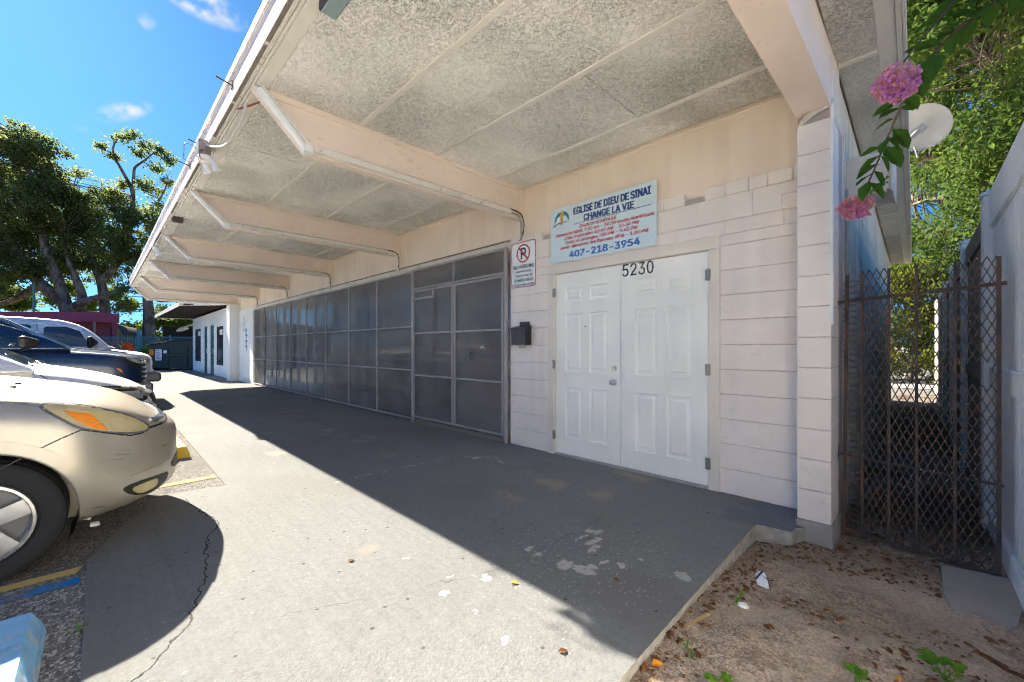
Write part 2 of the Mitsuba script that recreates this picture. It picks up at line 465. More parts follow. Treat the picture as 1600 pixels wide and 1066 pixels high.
    # vehicles
    def faded(p, n, uv):
        a = fbm(p.x * 2.5, p.y * 2.5, p.z * 2.5, 4)
        s = smoothstep(.69, .77, noise(p.x * 6, p.y * 9, p.z * 75 + p.y * 20)) * smoothstep(.54, .64, noise(p.x * 5, p.y * 5, p.z * 14)) * smoothstep(.62, .5, p.z)
        c = mix(C(.46, .42, .34), C(.39, .355, .29), a)
        dirt_ = smoothstep(.5, .2, p.z) * .5 * noise(p.x * 8, p.y * 8, p.z * 8)
        return mix(mix(c, C(.28, .25, .2), dirt_), C(.08, .075, .07), .75 * s)
    mat('gold_car_paint', pr(proc(faded), .33, .5, .45, clearcoat=.6, clearcoat_gloss=.7))
    mat('lens_bowl', pr((.54, .46, .26), .2, .7, .2, clearcoat=.8, clearcoat_gloss=.9))
    mat('hazed_lens', pr(proc(lambda p, n, uv: mix(C(.55, .46, .24), C(.42, .34, .15), fbm(p.x * 9, p.y * 9, p.z * 14, 3))), .22, .6, clearcoat=.7, clearcoat_gloss=.85))
    mat('silver_car_paint', pr((.72, .74, .76), .25, .5, .2, clearcoat=1., clearcoat_gloss=.95))
    mat('navy_car_paint', pr((.006, .022, .06), .2, .5, .1, clearcoat=1., clearcoat_gloss=.97))
    mat('white_car_paint', pr((.72, .75, .78), .25, .5, 0., clearcoat=1., clearcoat_gloss=.95))
    mat('car_glass', pr((.012, .022, .028), .04, .9, 0., clearcoat=1., clearcoat_gloss=1.))
    mat('lamp_glass', pr((.52, .55, .58), .08, .8, .5))
    mat('alloy', pr(proc(lambda p, n, uv: mix(C(.55, .54, .52), C(.36, .34, .31), smoothstep(.4, .7, fbm(p.x * 14, p.y * 14, p.z * 14, 3)))), .35, .5, .7))
    mat('grille_grey', pr((.16, .16, .165), .4, .5, .4))

    def stop_paint(col, chip):
        def f(p, n, uv):
            w = smoothstep(.53, .64, fbm(p.x * 13, p.y * 13, p.z * 13, 4))
            return mix(C(*col) * (.85 + .3 * noise(p.x * 20, p.y * 5, p.z * 20)), C(*chip), .8 * w)
        return f
    mat('blue_stop_paint', bump(pr(proc(stop_paint((.19, .41, .63), (.36, .45, .52))), .6, .4), lambda p, n, uv: fbm(p.x * 40, p.y * 40, p.z * 40, 2), .003))
    mat('yellow_stop_paint', bump(pr(proc(stop_paint((.62, .40, .03), (.5, .42, .2))), .6, .4), lambda p, n, uv: fbm(p.x * 40, p.y * 40, p.z * 40, 2), .003))

    # vegetation
    def bark(p, n, uv):
        return mix(C(.075, .062, .05), C(.22, .185, .155), smoothstep(.3, .7, fbm(p.x * 5, p.y * 5, p.z * 1.6, 4)))
    mat('bark', bump(pr(proc(bark), .9, .1), lambda p, n, uv: fbm(p.x * 9, p.y * 9, p.z * 3, 3), .03))

    def leaf(name, a, b, trans=.7, rough=.5, sc=1.):
        col = proc(lambda p, n, uv: mix(C(*a), C(*b), smoothstep(.3, .7, .5 * noise(p.x * .9 * sc, p.y * .9 * sc, p.z * .9 * sc) + .5 * noise(p.x * 17, p.y * 17, p.z * 17))))
        scene['mat_' + name] = {'type': 'principledthin', 'base_color': col, 'roughness': rough, 'diff_trans': trans, 'spec_trans': 0., 'eta': 1.4}
    leaf('oak_leaf', (.13, .18, .07), (.23, .27, .095), 1.6)
    leaf('near_leaf', (.075, .135, .035), (.16, .215, .045), 1.1, .3)
    leaf('bright_leaf', (.10, .16, .02), (.22, .24, .03), .9)
    leaf('myrtle_leaf', (.025, .075, .016), (.06, .14, .025), .6, .35)
    leaf('weed_leaf', (.07, .20, .03), (.14, .30, .04), .8, .5)
    leaf('petal', (.68, .30, .66), (.80, .46, .62), .9, .6, 8)
    leaf('petal_pale', (.62, .28, .36), (.75, .48, .45), .8, .6, 8)
    mat('dry_leaf', pr(proc(lambda p, n, uv: mix(C(.06, .028, .014), C(.24, .11, .04), noise(p.x * 41, p.y * 41, 1.))), .8, .2))
    mat('orange_leaf', pr((.72, .27, .02), .6, .3))
    mat('straw', pr((.42, .29, .15), .8, .2))
    mat('wood_grey', pr((.22, .19, .16), .85, .2))
    mat('wood_board', pr(proc(lambda p, n, uv: mix(C(.34, .28, .22), C(.20, .16, .125), fbm(p.x * 20, p.y * 20, p.z * 2, 3))), .8, .2))  # far vinyl boards, their brown shade and ground reflection put into the colour

    # background
    mat('burgundy', pr((.20, .012, .045), .5, .4))
    mat('burgundy_light', pr((.27, .025, .085), .5, .4))
    mat('dumpster_green', pr(proc(lambda p, n, uv: mix(C(.018, .036, .034), C(.035, .05, .046), fbm(p.x * 3, p.y * 3, p.z * 3, 3))), .45, .4))
    mat('roof_dark', pr((.030, .024, .022), .8, .2))
    mat('teal_door', pr((.008, .075, .09), .4, .4))
    mat('teal_metal', pr((.09, .24, .26), .5, .4))
    mat('shed_metal', pr((.42, .38, .30), .5, .4, .3))
    mat('orange_cloth', pr((.72, .10, .012), .8, .2))
    mat('skin', pr((.42, .25, .18), .55, .4))
    mat('hair', pr((.12, .10, .085), .7, .3))
    mat('denim', pr((.03, .04, .08), .85, .2))
    mat('dish_grey', pr((.23, .235, .24), .45, .5))
    mat('aluminium', pr((.55, .55, .54), .4, .5))
    mat('lens_blue', pr((.25, .33, .35), .15, .6))


build_materials()


# ------------------------------------------------------------------ the setting
D = 3.686                     # the shop front
SL = -0.0227                  # the side alley leans a little off square
EAST = -0.465


def side_x(y):
    return EAST + SL * (y - 3.385)


def eave_x(y):
    return -0.035 + SL * y


rng = np.random.default_rng(7)


def gm(fn, x0, x1, y0, y1, st):
    return heightfield(np.linspace(x0, x1, max(2, int((x1 - x0) / st) + 1)), np.linspace(y0, y1, max(2, int((y1 - y0) / st) + 1)), fn)


slab = Polygon([(-31, 1.25), (-18.3, 1.1), (-9, .87), (-4.36, .806), (-4.41, .56), (-4.42, .36), (-4.27, .30), (-3.9, .14), (-3.55, .02), (-3.33, -.035), (-2.46, -.04), (-.775, -.04), (-.80, 1.353), (-.85, 3.19), (-.645, 3.21), (-.645, 3.30), (-.60, 3.37), (-.60, 3.9), (-31, 3.9)])
put(tag(numbered('ground'), 'wide flat ground of worn grey asphalt around the shops', kind='structure'), sheet(Polygon([(-400, -400), (400, -400), (400, 400), (-400, 400)]), -.115), 'asphalt')
put(tag(numbered('parking_lot'), 'worn parking lot with pale stones showing in the asphalt', kind='structure'), move(prism(Polygon([(-33, -25), (3, -25), (3, -.2), (-.82, -.2), (-.9, 3.0), (-33, 3.0)]), .09), z=-.105), 'asphalt')
put(tag(numbered('walkway'), 'grey concrete walkway with cracks and paint spatters under the canopy', kind='structure'), move(prism(slab, .13), z=-.13), 'concrete')


def dirt_z(x, y):
    p = np.stack([x, y, x * 0], -1)
    z = -.036 - .062 * np.clip((y - 2.2) / 1.0, 0, 1) + .04 * (meshkit.fbm(p * 1.7, 3, 3) - .5) + .022 * (meshkit.fbm(p * 9, 3, 5) - .5) + .008 * (meshkit.fbm(p * 40, 2, 6) - .5)
    return z - .012 * np.clip(1 - (x + .84) / .25, 0, 1) - .02 * np.clip((y - 3.6) / 2, 0, 1)


put(tag(numbered('dirt'), 'bare sandy soil with leaf bits between the walkway and the fence', kind='structure'),
    cat(gm(dirt_z, -.86, 1.1, .2, 4.4, .016), gm(dirt_z, -1.0, 1.1, 4.4, 20, .06), gm(dirt_z, -.86, 1.1, -2.5, .2, .06)), 'dirt', True)
put(tag(numbered('footing'), 'rough concrete pad by the foot of the fence', kind='structure'), move(prism(Polygon([(.035, 3.52), (.18, 3.57), (.31, 3.58), (.32, 3.28), (.27, 2.98), (.20, 2.86), (.13, 2.83), (.07, 2.95), (.04, 3.15)]), .06), z=-.137), 'foot_concrete')
put(tag(numbered('far_lot'), 'sunlit pale strip of ground at the far end of the alley', kind='structure'), sheet(Polygon([(-3, 18.6), (3, 18.6), (3, 20.6), (-3, 20.6)]), -.10), 'foot_concrete')
put(tag(numbered('verge'), 'strip of grass and leaf litter beyond the parking lot', kind='structure'), move(prism(Polygon([(-33.5, -40), (-33.5, 3.0), (-31.2, 3.2), (-31.2, 16), (-80, 16), (-80, -40)]), .11), z=-.10), 'grass')
put(tag(numbered('kerb'), 'pale concrete kerb at the end of the parking lot', kind='structure'), box(-33.5, -33.25, -25, 2.4, -.1, .10, .02), 'foot_concrete')
for nm, poly, m in (('parking_line', [(-4.82, -4.6), (-4.72, -4.6), (-4.72, .80), (-4.82, .80)], 'yellow_line'), ('parking_line', [(-3.38, -4.6), (-3.27, -4.6), (-3.25, -.075), (-3.33, -.05)], 'yellow_line'),
                    ('parking_line', [(-3.22, -4.6), (-3.12, -4.6), (-3.10, -.06), (-3.19, -.06)], 'blue_line'), ('parking_line', [(-7.9, -4.6), (-7.8, -4.6), (-7.8, .8), (-7.9, .8)], 'yellow_line'),
                    ('parking_line', [(-10.7, -4.6), (-10.6, -4.6), (-10.6, .8), (-10.7, .8)], 'yellow_line')):
    k = tag(numbered(nm), {'yellow_line': 'worn yellow parking line on the asphalt', 'blue_line': 'worn blue parking line on the asphalt'}[m], kind='structure')
    put(k, sheet(Polygon(poly), -.0105), m)

# ------------------------------------------------------------------ the church building
B = thing('church_building', 'low pink block building with a deep beamed canopy over its walkway', 'building')
BX = [-3.545 - 2.928 * k for k in range(6)]          # right faces of the canopy beams
X_FAR = -18.30


def lay(parent, runs, z0, hs, pt, bsdf, seed, length=.405, stretch=True, deep=.14):
    """Lays courses: runs(zmid) -> list of (a, b); pt(mesh) moves a block built along x facing -y."""
    r = np.random.default_rng(seed)
    z = z0
    for k, h in enumerate(hs):
        for (a, b) in runs(z + h / 2):
            x = a
            first = length * (.5 if k % 2 else 1.)
            cuts = [a]
            while cuts[-1] + first < b - .06:
                cuts.append(cuts[-1] + first)
                first = length
            cuts.append(b)
            for c0, c1 in zip(cuts[:-1], cuts[1:]):
                o = r.uniform(-.0012, .0012)
                m = box(c0 + (.0007 if c0 > a else 0), c1 - (.0007 if c1 < b else 0), o, o + deep, z + .0022, z + h - .0022, .0025)
                part(parent, 'block', pt(m), bsdf)
        z += h


H = .2045
DL, DR = -3.113, -1.249
wall = part(B, 'front_wall', cat(box(-3.735, DL, D + .008, D + .2, 0, 2.5), box(DR, -.66, D + .008, D + .2, 0, 2.5), box(DL, DR, D + .008, D + .2, 2.14, 2.5)), 'mortar')
lay(wall, lambda z: [(-3.735, DL), (DR, -.655)], 0, [H] * 10 + [.44 * H], lambda m: move(m, y=D), 'block_paint', 1, length=1.3)
lay(wall, lambda z: [(-3.735, -.655)], 10.44 * H, [.56 * H, H], lambda m: move(m, y=D), 'block_paint', 1, length=.42)
# the row of half bricks along the top, some of them gone
x, r = -3.735, np.random.default_rng(4)
while x < -.70:
    w = r.choice([.13, .17, .20])
    x1 = min(x + w, -.655)
    if not (-1.46 < x + w / 2 < -1.30 or -3.22 < x + w / 2 < -3.1):
        o = r.uniform(-.003, .002)
        part(wall, 'brick', box(x + .002, x1 - .002, D + o, D + .14, 2.456, 2.56 + r.uniform(-.008, .004), .004), 'block_paint')
    x = x1
part(B, 'wall_ledge', box(-3.735, -.655, D + .1, D + .2, 2.4, 2.51), 'mortar')
# pilaster at the corner
pil = part(B, 'pilaster', box(-.647, EAST - .006, 3.392, 3.9, -.12, 2.76), 'mortar')
lay(pil, lambda z: [(-.652, EAST)], .045, [H] * 13, lambda m: move(m, y=3.385), 'block_paint', 2, length=.6, deep=.30)
part(B, 'pilaster_footing', cat(box(-.658, EAST + .012, 3.365, 3.9, -.16, .043, .01)), 'foot_concrete')
part(B, 'corner_trim', cat(box(EAST - .006, EAST + .012, 3.379, 3.41, 1.35, 3.0, .003)), 'white_plastic')
# side wall along the alley
YB = 13.3
sw = part(B, 'side_wall', tm([[side_x(y) - d_, y, z] for d_ in (.012, .25) for y in (3.9, YB) for z in (-.16, 3.12)], BOXF), 'mortar')


def to_side(m):
    # a block built along x facing -y becomes one along the alley facing the fence
    M = frame([side_x(3.69), 3.69, 0], [SL, 1, 0], [-1, 0, 0])
    v = np.asarray(m.vertices)
    ex, ey = unit([SL, 1, 0]), np.array([-1.0, SL, 0])
    q = np.array([side_x(3.69), 3.69, 0]) + v[:, :1] * ex + v[:, 1:2] * ey + v[:, 2:3] * [0, 0, 1.]
    return tm(q, np.asarray(m.faces)[:, ::-1])


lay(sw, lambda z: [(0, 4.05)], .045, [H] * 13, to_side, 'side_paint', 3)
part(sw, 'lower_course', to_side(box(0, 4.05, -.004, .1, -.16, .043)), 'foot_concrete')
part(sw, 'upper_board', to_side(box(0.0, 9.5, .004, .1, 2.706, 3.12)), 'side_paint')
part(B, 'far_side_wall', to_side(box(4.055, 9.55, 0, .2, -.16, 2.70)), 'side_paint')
part(B, 'pilaster_side', box(EAST - .1, EAST - .003, 3.41, 3.69, 2.706, 3.12), 'side_paint')
# stucco band above the blocks
part(B, 'stucco_band', cat(box(-17.75, -.66, D + .035, D + .2, 2.42, 3.2)), 'tan_paint')
part(B, 'stucco_band', box(-18.28, -17.752, D + .02, D + .3, 2.768, 3.2), 'tan_paint')
for xs in (-2.72, -6.9, -12.1):
    part(B, 'band_joint', box(xs, xs + .006, D + .031, D + .037, 2.58, 3.13), 'trim_paint')
part(B, 'ceiling_bead', box(-17.75, -.66, D + .012, D + .034, 3.095, 3.128, .006), 'tan_paint')
part(B, 'screen_header', cat(box(-15.62, -3.745, D + .004, D + .034, 2.445, 2.53, .006)), 'trim_paint')
part(B, 'header_strip', cat(box(-15.62, -3.745, D + .012, D + .034, 2.548, 2.562, .004)), 'wood_grey')
# canopy
roof = Polygon([(X_FAR, .80), (eave_x(.8) - .02, .80), (eave_x(YB) - .02, YB), (X_FAR, YB)])
part(B, 'canopy_roof', move(prism(roof, .16), z=3.20), 'eave_paint')
E0 = eave_x(.8)
for a, b in zip(np.linspace(X_FAR, E0, 8)[:-1], np.linspace(X_FAR, E0, 8)[1:]):
    part(B, 'fascia_board', box(a + .002, b - .002, .772, .798, 3.185, 3.40, .004), 'fascia_paint')
part(B, 'drip_edge', cat(box(X_FAR, E0 + .01, .755, .771, 3.36, 3.405), box(X_FAR, E0 + .01, .755, .80, 3.402, 3.412)), 'white_plastic')
part(B, 'fascia_moulding', box(X_FAR, E0 - .03, .799, .822, 3.172, 3.198, .004), 'trim_paint')
part(B, 'fascia_moulding', box(X_FAR, E0 - .04, .826, .842, 3.164, 3.197, .004), 'eave_paint')
r = np.random.default_rng(11)
x = X_FAR
while x < E0 - .3:
    w = r.uniform(.5, 1.6)
    if r.random() < .75:
        part(B, 'shim_strip', box(x, min(x + w, E0 - .05), .776, .798, 3.176 + r.uniform(0, .004), 3.184, .002), 'wood_grey')
    x += w + .05
rows = [.845, .925, 1.64, 2.44, 3.27, D + .02]
part(B, 'eave_board', box(X_FAR, E0 - .1, .845, .925, 3.158, 3.199, .003), 'eave_paint')
edges = [E0 - .13] + [-.465] + [EAST - .2] + BX + [X_FAR]
bays = [(BX[0], EAST - .195)] + [(BX[k + 1], BX[k] - .095) for k in range(5)]
r = np.random.default_rng(5)
for kb, (a, b) in enumerate(bays):
    for y0, y1 in zip(rows[1:-1], rows[2:]):
        cut = a + (b - a) * {0: .27, 1: .62}.get(rows.index(y0) % 2, .5) if b - a > 2 else None
        for c0, c1 in ([(a, cut), (cut, b)] if kb < 3 else [(a, b)]):
            part(B, 'soffit_panel', box(c0 + .003, c1 - .003, y0 + .002, y1 - .002, 3.150 + r.uniform(-.002, .002), 3.198, .003), 'fibre_board')
    for y in rows[2:-1]:
        part(B, 'batten', box(a + .002, b - .002, y - .021, y + .021, 3.136, 3.149, .002), 'eave_paint')
part(B, 'soffit_panel', box(X_FAR, BX[5] - .1, .925, D, 3.15, 3.198), 'fibre_board')
# overhang along the alley
for y0, y1 in ((.93, 2.02), (2.06, 3.62), (3.66, 5.6), (5.64, 8.2), (8.24, YB)):
    q = [(side_x(y0) + (.004 if y0 > 3.3 else .0), y0), (eave_x(y0) - .135, y0), (eave_x(y1) - .135, y1), (side_x(y1) + (.004 if y0 > 3.3 else .0), y1)]
    part(B, 'soffit_panel', move(prism(Polygon(q), .045), z=3.15), 'fibre_board')
for y in (2.04, 3.64, 5.62, 8.22):
    part(B, 'batten', box(side_x(y) + .01, eave_x(y) - .137, y - .02, y + .02, 3.137, 3.152), 'eave_paint')
q = lambda o0, o1: Polygon([(eave_x(.93) + o0, .93), (eave_x(.93) + o1, .93), (eave_x(YB) + o1, YB), (eave_x(YB) + o0, YB)])
part(B, 'eave_board', move(prism(q(-.134, -.047), .045), z=3.152), 'eave_paint')
part(B, 'eave_board', move(prism(q(-.044, -.018), .05), z=3.145), 'trim_paint')
part(B, 'side_fascia', move(prism(q(-.016, .0), .23), z=3.15), 'trim_paint')
# beams
bp = Polygon([(D + .03, 2.7665), (1.208, 2.7665), (.826, 3.150), (D + .03, 3.150)])


def beam(xr, w):
    m = prism(bp, w)                   # (y, z) outline, extruded
    v = np.asarray(m.vertices)
    return tm(np.column_stack([xr - w + v[:, 2], v[:, 0], v[:, 1]]), m.faces)


for k, xr in enumerate([EAST + .0] + BX):
    bm = part(B, 'beam', beam(xr, .19 if k == 0 else .09), 'beam_paint')
    if k:
        part(bm, 'top_moulding', box(xr + .0005, xr + .018, .93, D + .03, 3.098, 3.148, .004), 'beam_paint')
        part(bm, 'end_block', box(xr + .0005, xr + .012, D - .06, D + .034, 2.768, 3.095, .003), 'tan_paint')
# far end wall and pilaster
part(B, 'end_wall', box(-17.75, -15.655, D, D + .2, 0, 2.53), 'far_wall_paint')
part(B, 'end_pilaster', box(-18.28, -17.80, 3.40, D + .25, -.02, 2.765, .01), 'far_wall_paint')
part(B, 'back_wall', cat(box(X_FAR, side_x(YB) - .26, YB - .25, YB - .02, -.1, 3.19), box(X_FAR, X_FAR + .2, D + .3, YB - .3, -.1, 3.19)), 'far_wall_paint')
part(B, 'interior_wall', cat(box(-15.6, -3.80, 5.6, 5.65, 0, 3.1), box(-15.64, -15.62, D + .21, 5.6, 0, 3.1), box(-3.73, -3.70, D + .21, 5.6, 0, 3.1)), 'interior')
part(B, 'floor', box(-15.7, -.7, D + .21, 5.6, -.08, .01), 'interior')
# shop windows behind the screens
GY = 3.86
xs = np.linspace(-15.62, -5.98, 9)
for a, b in zip(xs[:-1], xs[1:]):
    w = part(B, 'shop_window', cat([box(a, a + .05, GY - .03, GY + .03, .04, 2.42), box(b - .05, b - .001, GY - .03, GY + .03, .04, 2.42), box(a + .05, b - .05, GY - .03, GY + .03, .04, .30), box(a + .05, b - .05, GY - .03, GY + .03, .985, 1.035), box(a + .05, b - .05, GY - .03, GY + .03, 2.36, 2.42)]), 'aluminium')
    part(w, 'pane', tm([[a + .05, GY, .3], [b - .05, GY, .3], [b - .05, GY, 2.36], [a + .05, GY, 2.36]], [[0, 1, 2], [0, 2, 3]]), 'window_glass')
u = np.linspace(-15.6, -5.95, 640)
cur = 4.05 + .035 * np.sin(u * 23 + 2 * np.sin(u * 1.7)) + .015 * np.sin(u * 57)
cm = []
for a, b in ((-15.6, -12.9), (-12.7, -10.9), (-10.85, -8.4), (-8.2, -6.0)):
    i = np.nonzero((u > a) & (u < b))[0]
    v = np.concatenate([np.column_stack([u[i], cur[i], np.full(len(i), z)]) for z in (.12, 2.5)])
    n = len(i)
    j = np.arange(n - 1)
    cm.append(tm(v, np.vstack([np.stack([j, j + 1, j + n + 1], 1), np.stack([j, j + n + 1, j + n], 1)])))
for m in cm:
    part(B, 'curtain', m, 'curtain', 40)
for a, b in ((-5.93, -4.84), (-4.82, -3.76)):
    dk = part(B, 'shop_door', cat([box(a, a + .07, GY - .02, GY + .02, .03, 2.1), box(b - .07, b, GY - .02, GY + .02, .03, 2.1), box(a + .07, b - .07, GY - .02, GY + .02, .03, .28), box(a + .07, b - .07, GY - .02, GY + .02, .98, 1.06), box(a, b, GY - .02, GY + .02, 2.02, 2.14), box(a, b, GY - .02, GY + .02, 2.32, 2.42)]), 'aluminium')
    part(dk, 'pane', tm([[a + .07, GY, .28], [b - .07, GY, .28], [b - .07, GY, 2.32], [a + .07, GY, 2.32]], [[0, 1, 2], [0, 2, 3]]), 'window_glass')
part(B, 'window_jamb', cat(box(-3.762, -3.737, D + .02, D + .3, .0, 2.44), box(-15.655, -15.625, D + .02, D + .3, 0, 2.44)), 'wood_grey')
m = heightfield(np.linspace(-5.95, -3.78, 120), np.array([.05, 2.5]), lambda x, z: 4.1 + .03 * np.sin(x * 21) + z * 0)
part(B, 'curtain', tm(np.asarray(m.vertices)[:, [0, 2, 1]], m.faces), 'curtain', 40)

# double door
part(B, 'door_casing', cat(box(DL, -3.02, D - .016, D + .12, 0, 2.03, .004), box(-1.34, DR, D - .016, D + .12, 0, 2.03, .004), box(DL, DR, D - .016, D + .12, 2.032, 2.135, .004)), 'casing_paint')
part(B, 'door_sill', box(-3.02, -1.34, D - .01, D + .15, -.01, .018, .003), 'steel_grey')
PZ = [(.207, .765), (.937, 1.575), (1.707, 1.864)]


def trim(m):
    i, f = np.unique(m.faces, return_inverse=True)
    return tm(np.asarray(m.vertices)[i], f.reshape(-1, 3))


def leaf_door(x0, x1, px):
    rects = [(a, b, c, d) for a, b in px for c, d in PZ]
    st = np.array([0, .012, .030, .048])
    xs = np.unique(np.concatenate([[x0, x1]] + [np.concatenate([a + st, b - st]) for a, b in px]))
    zs = np.unique(np.concatenate([[.022, 2.026]] + [np.concatenate([c + st, d - st]) for c, d in PZ]))

    def depth(X, Z):
        y = np.zeros_like(X)
        for a, b, c, d in rects:
            t = np.minimum(np.minimum(X - a, b - X), np.minimum(Z - c, d - Z))
            y = np.where(t > -1e-9, np.interp(t, st, [0, .014, .014, .003]), y)
        return y
    m = heightfield(xs, zs, depth)
    v = np.asarray(m.vertices)[:, [0, 2, 1]] + [0, D + .018, 0]
    c = v[m.faces].mean(1)
    out = []
    for a, b, cc, d in rects:
        out.append((c[:, 0] > a) & (c[:, 0] < b) & (c[:, 2] > cc) & (c[:, 2] < d))
    any_ = np.any(out, 0)
    side = box(x0, x1, D + .03, D + .06, .022, 2.026)
    edge = cat(box(x0, x0 + .002, D + .0182, D + .03, .022, 2.026), box(x1 - .002, x1, D + .0182, D + .03, .022, 2.026))
    return cat(trim(tm(v, np.asarray(m.faces)[~any_])), side, edge), [trim(tm(v, np.asarray(m.faces)[o])) for o in out]


for nm, x0, x1, px, hx, lab in (('door', -3.017, -2.1965, [(-2.881, -2.653), (-2.566, -2.34)], -3.019, 'left door leaf with the knob'), ('door', -2.1895, -1.343, [(-2.034, -1.808), (-1.722, -1.487)], -1.341, 'right door leaf with the house number')):
    m, ps = leaf_door(x0, x1, px)
    d = part(B, nm, m, 'door_paint', label=lab)
    for p_ in ps:
        part(d, 'panel', p_, 'door_paint')
    for z in (.22, 1.014, 1.818):
        part(d, 'hinge', cat(tube([[hx, D - .018, z - .05], [hx, D - .018, z + .05]], .008, 8), box(hx - .022, hx + .022, D - .0175, D - .0165, z - .048, z + .048)), 'hinge_metal')
    if x0 < -3:
        ky = D + .018
        part(d, 'deadbolt', cat(move(lathe([(0, -.022), (.020, -.022), (.024, -.016), (.030, -.006), (.031, 0)], 24, 'y'), -2.264, ky, .992), move(box(-.004, .004, -.034, -.02, -.012, .012, .002), -2.264, ky, .992)), 'steel', 40)
        part(d, 'knob', move(lathe([(0, -.062), (.012, -.061), (.022, -.055), (.026, -.045), (.024, -.036), (.013, -.028), (.011, -.012), (.020, -.008), (.032, -.004), (.033, 0)], 28, 'y'), -2.268, ky, .852), 'steel', 40)
        part(d, 'peephole', move(lathe([(0, -.003), (.007, -.003), (.008, 0)], 12, 'y'), -2.615, ky, 1.43), 'black_plastic', 40)
hn = thing('house_number', 'black digits 5230 fixed to the top of the right door leaf', 'house number')
xx = -2.168
for ch in '5230':
    m = text(ch, xx, xx + .066, 1.963, .118, .006, False)
    part(hn, 'digit', move(m, y=D + .0178), 'black_plastic')
    xx += .086

# security screens over the shop windows
ZB = [.03, .835, 1.545, 2.43]
S = thing('window_screen', 'long dark perforated metal screen in a pale frame over the shop windows', 'security screen')
xs = np.linspace(-15.63, -5.975, 9)
FY = 3.655
for x in xs:
    part(S, 'upright', box(x - .016, x + .016, FY - .014, FY + .014, .05, 2.43, .003), 'steel_grey')
for z in (.05, *ZB[1:]):
    for a, b in zip(xs[:-1], xs[1:]):
        part(S, 'rail', box(a + .0165, b - .0165, FY - .013, FY + .013, z - (.018 if z < .1 else .012), z + .012, .003), 'steel_grey')
for a, b in zip(xs[:-1], xs[1:]):
    for z0, z1 in zip(ZB[:-1], ZB[1:]):
        part(S, 'mesh_panel', box(a + .01, b - .01, FY + .0135, FY + .0145, z0 + .01, z1 - .008), 'perforated')
G = thing('screen_gate', 'pair of dark perforated metal gates with a transom beside the block wall', 'security gate')
GX = [-5.945, -4.845, -3.775]
FY = 3.64
for x in (GX[0], GX[2]):
    part(G, 'post', box(x - .02, x + .02, FY - .015, FY + .025, 0, 2.46, .003), 'steel_grey')
part(G, 'transom_bar', box(GX[0] + .021, GX[2] - .021, FY - .012, FY + .02, 2.43, 2.46, .003), 'steel_grey')
part(G, 'transom_bar', box(GX[0] + .021, GX[2] - .021, FY - .012, FY + .02, 2.13, 2.155, .003), 'steel_grey')
part(G, 'transom_bar', box(GX[1] - .014, GX[1] + .014, FY - .01, FY + .018, 2.156, 2.429, .003), 'steel_grey')
for a, b in zip(GX[:-1], GX[1:]):
    part(G, 'mesh_panel', box(a + .02, b - .02, FY + .0205, FY + .0215, 2.14, 2.45), 'perforated')
for n, (a, b) in enumerate(((GX[0] + .028, GX[1] - .012), (GX[1] + .014, GX[2] - .03))):
    lf = part(G, 'gate_leaf', cat([box(a, a + .028, FY - .02, FY + .012, .085, 2.115, .003), box(b - .028, b, FY - .02, FY + .012, .085, 2.115, .003)] + [box(a + .0285, b - .0285, FY - .018, FY + .01, z - .013, z + .013, .003) for z in (.10, .765, 1.43, 2.10)]), 'steel_grey')
    for z0, z1 in ((.1, .765), (.765, 1.43), (1.43, 2.1)):
        part(lf, 'mesh_panel', box(a + .015, b - .015, FY + .0125, FY + .0135, z0 + .005, z1 - .005), 'perforated')
    if n == 0:
        part(lf, 'plate_frame', cat(box(a + .03, a + .56, FY - .02, FY + .006, 1.965, 1.99), box(a + .56, a + .585, FY - .02, FY + .006, 1.965, 2.085)), 'steel_grey')
    else:
        part(lf, 'handle', tube(curve([[a + .40, FY - .01, 1.14], [a + .40, FY - .04, 1.12], [a + .40, FY - .04, 1.05], [a + .40, FY - .01, 1.03]], 10), .006, 6), 'black_metal')
part(G, 'threshold', box(GX[0], GX[2], FY + .03, FY + .19, -.01, .055, .006), 'wood_grey')

# ------------------------------------------------------------------ things fixed to the building
SG = thing('church_sign', 'white church board with blue and red lettering above the double door', 'sign')
SX0, SX1, SZ0, SZ1, SY = -3.056, -1.793, 2.150, 2.752, D - .030
part(SG, 'board', box(SX0, SX1, SY, SY + .012, SZ0, SZ1, .002), 'sign_blue')
W_, H_ = SX1 - SX0, SZ1 - SZ0
sx = lambda u: SX0 + u * W_
sz = lambda v: SZ1 - v * H_
for s, u0, u1, v, h, m in (('EGLISE DE DIEU DE SINAI', .255, .955, .135, .072, 'ink_blue'), ('CHANGE LA VIE', .36, .82, .29, .066, 'ink_blue'), ('CHURCH SCHEDULE', .315, .67, .425, .032, 'ink_red'),
                           ('Dimanche Matin 9.30 am - 10:30 Ecole dominicale', .065, .985, .505, .032, 'ink_red'), ("Culte d'adoration 10:45 AM - 12.30 PM", .155, .86, .585, .032, 'ink_red'),
                           ('Culte de louanges 730 PM - 9.45 PM', .17, .85, .665, .032, 'ink_red'), ('Jeudi : Ministere des femmes: 8PM - 9.00 PM', .11, .935, .748, .032, 'ink_red'), ('407-218-3954', .21, .87, .892, .068, 'ink_bright_blue')):
    t0, t1 = text(s, sx(u0), sx(u1), sz(v), h, .0012), text(s, sx(u0), sx(u1), sz(v), h, .0016)
    part(SG, 'lettering', cat(move(t0, x=-h * (.05 if h > .06 else .03), y=SY - .0002), move(t1, x=h * (.05 if h > .06 else .03), y=SY - .0002)), m, kind='stuff')
part(SG, 'rule', box(sx(.26), sx(.965), SY - .0012, SY - .0002, sz(.368), sz(.357)), 'ink_blue')


